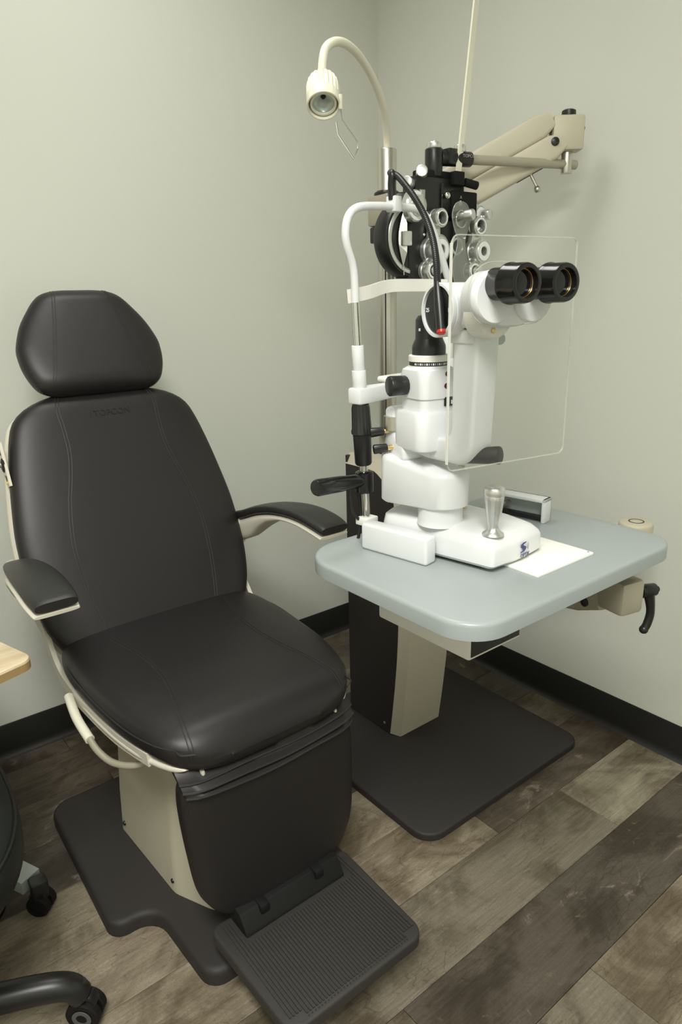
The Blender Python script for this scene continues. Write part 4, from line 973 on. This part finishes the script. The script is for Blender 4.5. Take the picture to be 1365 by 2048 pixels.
    for i in range(16, len(neck) - 1):
        for f in (0.0, 0.5):
            p = neck[i].lerp(neck[i + 1], f); d = neck[i + 1] - neck[i]; g.ring(p, d, 0.0052, 0.0040, 0.0022, 12, 0.0004)
    g.obj('neck_coil', 'black_plastic', nk, kind='stuff')
    f0, f1 = m2b((-0.048, -0.048, 0.430)), m2b((-0.056, -0.069, 0.366)); d = f1 - f0
    fx = G(FB).lathe(f0, d, [(0.0048, 0), (0.0062, 0.008), (0.0072, 0.030), (0.0066, d.length)], 20).obj('fixation_lamp', 'black_plastic', t, 50)
    G(FB).lathe(f1, d, [(0.0062, 0), (0.0064, 0.004), (0.005, 0.006), (0, 0.0065)], 16).obj('lamp_tip', 'red', fx)
    # --- clear breath shield with a cut-out round the binoculars
    w0, w1, z0, z1, Y = -0.101, 0.114, 0.184, 0.483, -0.1475
    outer = [V((p.x, Y, p.y)) for p in rounded_rect(w0, w1, z0, z1, 0.010, 0)]
    inner = stadium(0.074, 0.040, Y, 0.412, 12)
    def holed(y):
        b = bmesh.new(); es = []
        for loop in (outer, inner):
            vs = [b.verts.new(V((p.x, y, p.z))) for p in loop]
            for k in range(len(vs)): es.append(b.edges.new((vs[k], vs[(k + 1) % len(vs)])))
        bmesh.ops.triangle_fill(b, edges=es, use_beauty=True)
        for f in list(b.faces):
            m = f.calc_center_median(); q = abs(m.x) - 0.034
            if (q <= 0 and abs(m.z - 0.412) < 0.0399) or (q > 0 and math.hypot(q, m.z - 0.412) < 0.0395): b.faces.remove(f)
        return b
    g = G(FM); b = holed(Y); bmesh.ops.recalc_face_normals(b, faces=b.faces[:]); g._merge(b)
    shd = g.obj('breath_shield', 'acrylic', t)
    e = G(FM); e.tube(outer + outer[:1], 0.001, flat=(0.0014, 0.0022, (0, -1, 0)), cap=False); e.obj('shield_edge', 'acrylic_edge', shd)
    e = G(FM); e.tube([V((w0 - 0.0011, Y, z0 + 0.010)), V((w0 - 0.0011, Y, z1 - 0.010))], 0.001, flat=(0.0018, 0.0036, (0, -1, 0))); e.obj('lit_edge', 'acrylic_lit_edge', shd)
    e = G(FM); e.tube(inner + inner[:1], 0.001, flat=(0.0008, 0.0014, (0, -1, 0)), cap=False); e.obj('cutout_edge', 'acrylic_edge', shd)
    return t
build_slit_lamp()

# ================================================================== PHOROPTER
def build_phoropter():
    PY = -0.75
    t = thing('phoropter', 'black phoropter with silver lens dials hanging from the ivory swing arm', 'phoropter', (-0.43, PY + 0.03, 1.36))
    XM = -0.432
    # two lens bodies: the near one a broad drum, the far one a narrower block
    G().lathe((-0.545, PY + 0.062, 1.380), (0, -1, 0), [(0.070, 0), (0.083, 0.004), (0.086, 0.010), (0.086, 0.044), (0.083, 0.048), (0.080, 0.0485), (0.079, 0.046), (0, 0.046)], 64).obj('lens_body', 'black_plastic', t, 40)
    cx, hwid = XM + 0.066, 0.048
    ol = round_poly([(cx - hwid, 1.440, 0.02), (cx + hwid, 1.440, 0.02), (cx + hwid * 0.93, 1.30, 0.02), (cx + hwid * 0.5, 1.278, 0.02), (cx - hwid * 0.6, 1.278, 0.02), (cx - hwid, 1.31, 0.02)], 0, 6)
    G().prism([V((p.x, PY + 0.012, p.y)) for p in ol], (0, 0.055, 0), 0.006, 2).obj('lens_body', 'black_plastic', t, 40)
    G().box((-0.560, PY + 0.013, 1.284), (-0.475, PY + 0.060, 1.440), 0.005).obj('lens_case', 'black_plastic', t)
    # carrier block with levelling parts
    g = G(); g.box((-0.545, PY + 0.006, 1.436), (-0.385, PY + 0.052, 1.512), 0.004); g = g.obj('carrier_block', 'black_plastic', t)
    G().box((-0.432, PY + 0.000, 1.430), (-0.345, PY + 0.04, 1.488), 0.004).obj('slide_housing', 'black_matte', t)
    G().box((-0.520, PY + 0.010, 1.510), (-0.398, PY + 0.046, 1.528), 0.004).obj('top_plate', 'black_matte', t)
    G().box((-0.535, PY + 0.0045, 1.466), (-0.518, PY + 0.007, 1.483)).obj('scale_window', 'print_grey', g)
    G().box((-0.468, PY + 0.002, 1.440), (-0.462, PY + 0.007, 1.500)).obj('index_strip', 'black_gloss', g)
    G().sphere((-0.452, PY - 0.002, 1.4745), 0.0085, (1, 0.8, 1)).obj('spirit_level', 'chrome', t)
    G().lathe((-0.410, PY - 0.001, 1.460), (0, -1, 0), [(0.006, 0), (0.006, 0.004), (0, 0.006)], 14).obj('centre_screw', 'chrome', t)
    text_obj('window_mark', '.1.', 0.008, frame((-0.404, PY - 0.0005, 1.474), (1, 0, 0), (0, -1, 0)), 'label_white', t)
    # hanger: vertical barrel, bracket along the bar
    G().cyl((-0.470, PY + 0.026, 1.515), (-0.470, PY + 0.026, 1.575), 0.0205, seg=28, bevel=0.003).obj('hanger_barrel', 'black_plastic', t)
    G().lathe((-0.470, PY + 0.026, 1.575), (0, 0, 1), [(0.016, 0), (0.0175, 0.002), (0.0175, 0.010), (0.0160, 0.0125), (0.006, 0.013), (0.006, 0.016), (0, 0.0165)], 28, flute=(12, 0.0008, 0.001, 0.011)).obj('hanger_knob', 'satin_silver', t)
    # carrying bar runs from the spindle on the stand to the hanger
    E = V((-0.120, -0.837, 1.556)); H = V((-0.470, PY + 0.026, 1.556)); d = (E - H).normalized()
    G().cyl(H + d * 0.015, H + d * 0.098, 0.0165, seg=24, bevel=0.004).box(H + d * 0.045 - V((0.020, 0.014, 0.014)), H + d * 0.045 + V((0.020, 0.014, 0.020)), 0.003).obj('bar_clamp', 'black_plastic', t)
    q = H + d * 0.085; text_obj('maker_lettering', 'TOPCON', 0.0095, frame(q + V((-0.004, -0.0172, 0.004)), d, (-0.3, -1, 0.1)), 'print_grey', t)
    G().lathe(H + d * 0.068 + V((0, 0, 0.014)), (0, 0, 1), [(0.0125, 0), (0.0140, 0.002), (0.0140, 0.013), (0.0125, 0.0155), (0, 0.016)], 24, flute=(12, 0.0006, 0.001, 0.014)).obj('clamp_knob', 'satin_silver', t)
    G().cyl(H + d * 0.09, E + d * 0.028, 0.0108, seg=24, bevel=0.0015).obj('carrying_bar', 'beige_metal', t)
    # reading rod standing up from the top
    G().tube([V((-0.422, PY - 0.004, 1.505)), V((-0.3385, PY - 0.004, 2.16))], 0.01, flat=(0.0150, 0.0048, (0, -1, 0))).obj('reading_rod', 'cream', t)
    G().box((-0.437, PY - 0.012, 1.498), (-0.405, PY + 0.006, 1.527), 0.002).obj('rod_holder', 'black_matte', t)
    G().cyl((-0.395, PY - 0.002, 1.507), (-0.362, PY - 0.012, 1.500), 0.0095, seg=18, bevel=0.001).obj('rod_screw', 'black_matte', t)
    # knurled knobs, upper left
    for p, ax, r, L in (((-0.515, PY + 0.02, 1.517), (-0.55, -0.6, 0.15), 0.0135, 0.026), ((-0.55, PY + 0.02, 1.494), (-0.8, -0.4, 0.1), 0.0125, 0.026), ((-0.395, PY + 0.02, 1.510), (0.5, -0.7, 0.1), 0.006, 0.02)):
        G().cyl(V(p), V(p) + V(ax).normalized() * L, r, seg=24, bevel=0.0015, flute=(14, 0.0005)).obj('adjusting_knob', 'satin_silver', t)
    # left cheek: barrel and graduated side disc
    G().cyl((-0.560, PY + 0.045, 1.452), (-0.580, PY + 0.016, 1.450), 0.026, seg=32, bevel=0.004).obj('power_barrel', 'black_plastic', t)
    b0 = V((-0.560, PY + 0.008, 1.446)); ax = V((0.10, -1, 0)).normalized()
    pb = G().lathe(b0, ax, [(0.030, 0), (0.034, 0.003), (0.034, 0.016), (0.031, 0.019), (0.022, 0.020), (0.021, 0.030), (0.018, 0.032), (0, 0.033)], 48, flute=(36, 0.0006, 0.002, 0.017)).obj('power_dial', 'lens_grey', t, 40)
    G().ring(b0 + ax * 0.0188, ax, 0.0305, 0.0225, 0.0010, 40, 0.0002).obj('number_ring', 'label_white', pb)
    n = V((0, -1, 0)); c = V((-0.545, PY + 0.0155, 1.380))
    sd = G().ring(c, n, 0.0775, 0.0700, 0.0022, 64).obj('graduated_rim', 'lens_grey', t)
    G().ring(c + n * 0.0005, n, 0.0690, 0.0675, 0.0012, 64).obj('inner_rim', 'print_grey', sd)
    q = V((-0.578, PY + 0.012, 1.378))
    al = [q + V((0.017 * a, 0, 0.060 * b)) for a, b in ((0, 1), (0.30, 0.76), (0.62, 0.46), (0.85, 0.2), (0.9, 0.0), (0.85, -0.2), (0.62, -0.46), (0.30, -0.76), (0, -1), (-0.30, -0.76), (-0.62, -0.46), (-0.85, -0.2), (-0.9, 0.0), (-0.85, 0.2), (-0.62, 0.46), (-0.30, 0.76))]
    b = bmesh.new(); vs = [b.verts.new(p) for p in al]; ridge = [b.verts.new(q + V((0, -0.012, h))) for h in (0.030, -0.030)]
    k = len(vs)
    for i in range(k):
        r0 = ridge[0] if i < 4 or i > 11 else ridge[1]; i2 = (i + 1) % k; r1 = ridge[0] if i2 < 4 or i2 > 11 else ridge[1]
        if r0 is r1: b.faces.new((vs[i], vs[i2], r0))
        else: b.faces.new((vs[i], vs[i2], r1, r0))
    b.faces.new(vs[::-1]); bmesh.ops.recalc_face_normals(b, faces=b.faces[:]); g = G(); g._merge(b)
    am = g.obj('index_blade', 'satin_silver', t, 10)
    G().box(q + V((-0.013, -0.016, -0.016)), q + V((0.013, -0.004, 0.016)), 0.003).obj('blade_grip', 'satin_silver', am)
    G().cyl(q + V((0, -0.002, -0.058)), q + V((0, -0.002, -0.078)), 0.0013, seg=8).obj('blade_pin', 'chrome', am)
    # lens stacks: a swing-out turret of rings on each eye
    def dial(x, z, y, r, depth, hole, mt='lens_grey', nm='lens_dial', lens=True):
        prof = [(hole, depth), (hole + 0.002, depth + 0.0015), (r * 0.80, depth + 0.0015), (r * 0.84, depth), (r * 0.97, depth - 0.001), (r, depth - 0.003), (r, depth * 0.55), (r * 0.93, depth * 0.5), (r * 0.93, depth * 0.35), (r, depth * 0.30), (r, 0.0), (r * 0.6, 0.0)]
        b = G().lathe((x, y, z), (0, -1, 0), [(hole, depth * 0.45)] + prof, 36, None, False); ob = b.obj(nm, mt, t, 40)
        G().lathe((x, y - depth * 0.5, z), (0, -1, 0), [(hole + 0.0005, -0.001), (hole * 0.6, 0.001), (0, 0.0014)], 24).obj('lens', 'lens_glass', ob)
        G().ring((x, y - depth - 0.0014, z), (0, -1, 0), r * 0.78, hole + 0.0015, 0.0005, 36, 0.0001).obj('number_ring', 'label_white', ob)
        return ob
    Y0 = PY + 0.012
    dial(-0.484, 1.424, Y0, 0.021, 0.030, 0.013, nm='cylinder_dial')
    dial(-0.496, 1.354, Y0, 0.030, 0.040, 0.011, nm='cross_cylinder')
    dial(-0.508, 1.309, Y0, 0.023, 0.028, 0.012, nm='axis_knob_ring'); G().cyl((-0.508, Y0 - 0.024, 1.309), (-0.508, Y0 - 0.046, 1.309), 0.0105, seg=24, bevel=0.001, flute=(16, 0.0004)).obj('axis_knob', 'satin_silver', t)
    G().ring((-0.460, Y0 + 0.002, 1.366), (0, -1, 0), 0.026, 0.016, 0.006, 36).obj('aperture_ring', 'lens_grey', t)
    dial(-0.332, 1.440, Y0, 0.021, 0.012, 0.004, nm='cylinder_dial', lens=False); G().cyl((-0.330, Y0 - 0.010, 1.438), (-0.326, Y0 - 0.038, 1.438), 0.0125, seg=24, bevel=0.0015, flute=(16, 0.0005)).obj('axis_knob', 'satin_silver', t)
    dial(-0.345, 1.412, Y0, 0.024, 0.026, 0.014, nm='cylinder_dial')
    dial(-0.348, 1.354, Y0, 0.028, 0.040, 0.010, nm='cross_cylinder')
    dial(-0.362, 1.309, Y0, 0.023, 0.026, 0.012, nm='axis_knob_ring'); G().cyl((-0.362, Y0 - 0.022, 1.309), (-0.362, Y0 - 0.044, 1.309), 0.0105, seg=24, bevel=0.001, flute=(16, 0.0004)).obj('axis_knob', 'satin_silver', t)
    G().ring((-0.404, Y0 + 0.001, 1.366), (0, -1, 0), 0.021, 0.015, 0.006, 36).obj('aperture_ring', 'lens_grey', t)
    for x, z0, z1 in ((-0.490, 1.330, 1.420), (-0.347, 1.330, 1.412)):
        G().prism([V((x - 0.016, Y0 - 0.001, z0)), V((x + 0.014, Y0 - 0.001, z0)), V((x + 0.018, Y0 - 0.001, (z0 + z1) / 2)), V((x + 0.014, Y0 - 0.001, z1)), V((x - 0.016, Y0 - 0.001, z1)), V((x - 0.020, Y0 - 0.001, (z0 + z1) / 2))], (0, -0.016, 0), 0.004).obj('turret_link', 'lens_grey', t)
    # clear centre plate with a keyhole and its knob
    pl = catmull([V((0.000, 0, 0.096)), V((0.020, 0, 0.090)), V((0.031, 0, 0.068)), V((0.028, 0, 0.042)), V((0.016, 0, 0.016)), V((0.018, 0, -0.010)), V((0.030, 0, -0.045)), V((0.034, 0, -0.085)), V((0.010, 0, -0.092)), V((-0.014, 0, -0.088)), V((-0.026, 0, -0.045)), V((-0.014, 0, -0.012)), V((-0.010, 0, 0.012)), V((-0.024, 0, 0.042)), V((-0.030, 0, 0.068)), V((-0.020, 0, 0.090))], 4, closed=True)
    o = V((-0.416, PY - 0.012, 1.366))
    cp = G().prism([o + p for p in pl], (0, -0.0025, 0)).obj('nose_plate', 'clear_disc', t)
    G().tube([o + p + V((0, -0.0012, 0)) for p in pl + pl[:1]], 0.0012, 8, cap=False).obj('plate_edge', 'acrylic_edge', cp)
    G().ring(o + V((-0.001, -0.003, 0.058)), (0, -1, 0), 0.020, 0.0175, 0.002, 28).obj('keyhole_rim', 'acrylic_edge', cp)
    G().lathe(o + V((0.0, 0.004, 0.066)), (0.25, -1, 0), [(0.008, 0), (0.008, 0.016), (0.0125, 0.017), (0.0130, 0.034), (0.011, 0.037), (0, 0.038)], 24, flute=(14, 0.0006, 0.017, 0.035)).obj('plate_knob', 'satin_silver', t)
    G().tube([V((-0.410, PY - 0.004, 1.436)), V((-0.352, PY - 0.004, 1.436)), V((-0.352, PY - 0.004, 1.462))], 0.0016, 8).obj('wire_hook', 'chrome', t)
    G().cyl((-0.545, PY - 0.010, 1.452), (-0.545, PY - 0.010, 1.478), 0.0028, seg=8).obj('index_pin', 'satin_silver', t)
    G().sphere((-0.522, PY + 0.004, 1.388), 0.004).obj('screw', 'chrome', t)
    return t
build_phoropter()

# ================================================================== EXAM LAMP
def build_lamp():
    t = thing('exam_lamp', 'cream gooseneck examination lamp with ribbed head on top of the steel pole', 'lamp', (COLX, COLY, 1.603))
    P = catmull([V((-0.457, -0.550, 1.600)), V((-0.470, -0.562, 1.64)), V((-0.501, -0.587, 1.680)), V((-0.561, -0.62, 1.722)), V((-0.627, -0.654, 1.747)), V((-0.690, -0.686, 1.753)), V((-0.734, -0.703, 1.747)), V((-0.764, -0.710, 1.730)), V((-0.778, -0.716, 1.704)), V((-0.786, -0.722, 1.672))], 7)
    G().tube(P, 0.0088, 18).obj('gooseneck', 'cream', t, 60)
    a, f = V((-0.786, -0.723, 1.672)), V((-0.813, -0.760, 1.610)); d = (f - a).normalized(); L = (f - a).length
    hd = G().lathe(a, d, [(0.011, 0), (0.018, 0.003), (0.026, 0.008), (0.0310, 0.017), (0.0328, 0.028), (0.0330, 0.052), (0.0330, 0.054), (0.0330, L - 0.002), (0.0322, L), (0.0298, L), (0.0290, L - 0.006), (0.028, L - 0.020), (0, L - 0.020)], 96, flute=(22, 0.0026, 0.002, 0.053)).obj('lamp_head', 'cream', t, 30)
    G().lathe(f - d * 0.006, d, [(0.0220, 0), (0.0215, -0.004), (0.016, -0.0095), (0.007, -0.0125), (0, -0.013)], 36, None, False).obj('reflector', 'reflector', hd, 60)
    G().ring(f - d * 0.008, d, 0.0262, 0.0216, 0.003, 40).obj('bulb_ring', 'cream', hd)
    G().lathe(f - d * 0.018 + V((0, 0, 0.010)), d, [(0.0060, 0), (0.0055, 0.008), (0.003, 0.012), (0, 0.013)], 16).obj('bulb', 'black_plastic', hd)
    # wire handle on the side
    sdir = V((0.78, -0.62, 0)).normalized(); dn = V((0, 0, -1))
    h = f + sdir * 0.033 + V((0, 0, -0.002)); fw = V((-0.35, -0.55, 0)).normalized()
    W = [h, h + dn * 0.022 + sdir * 0.002, h + dn * 0.062 + sdir * 0.032, h + dn * 0.074 + sdir * 0.032, h + dn * 0.092 + sdir * 0.024, h + dn * 0.048 - sdir * 0.006, h + dn * 0.026 - sdir * 0.009]
    G().tube(W, 0.0018, 8).obj('wire_handle', 'chrome', t)
    G().box(h - V((0.003, 0.003, 0.004)), h + V((0.003, 0.003, 0.022)), 0.001).obj('handle_lug', 'cream', hd)
    return t
build_lamp()
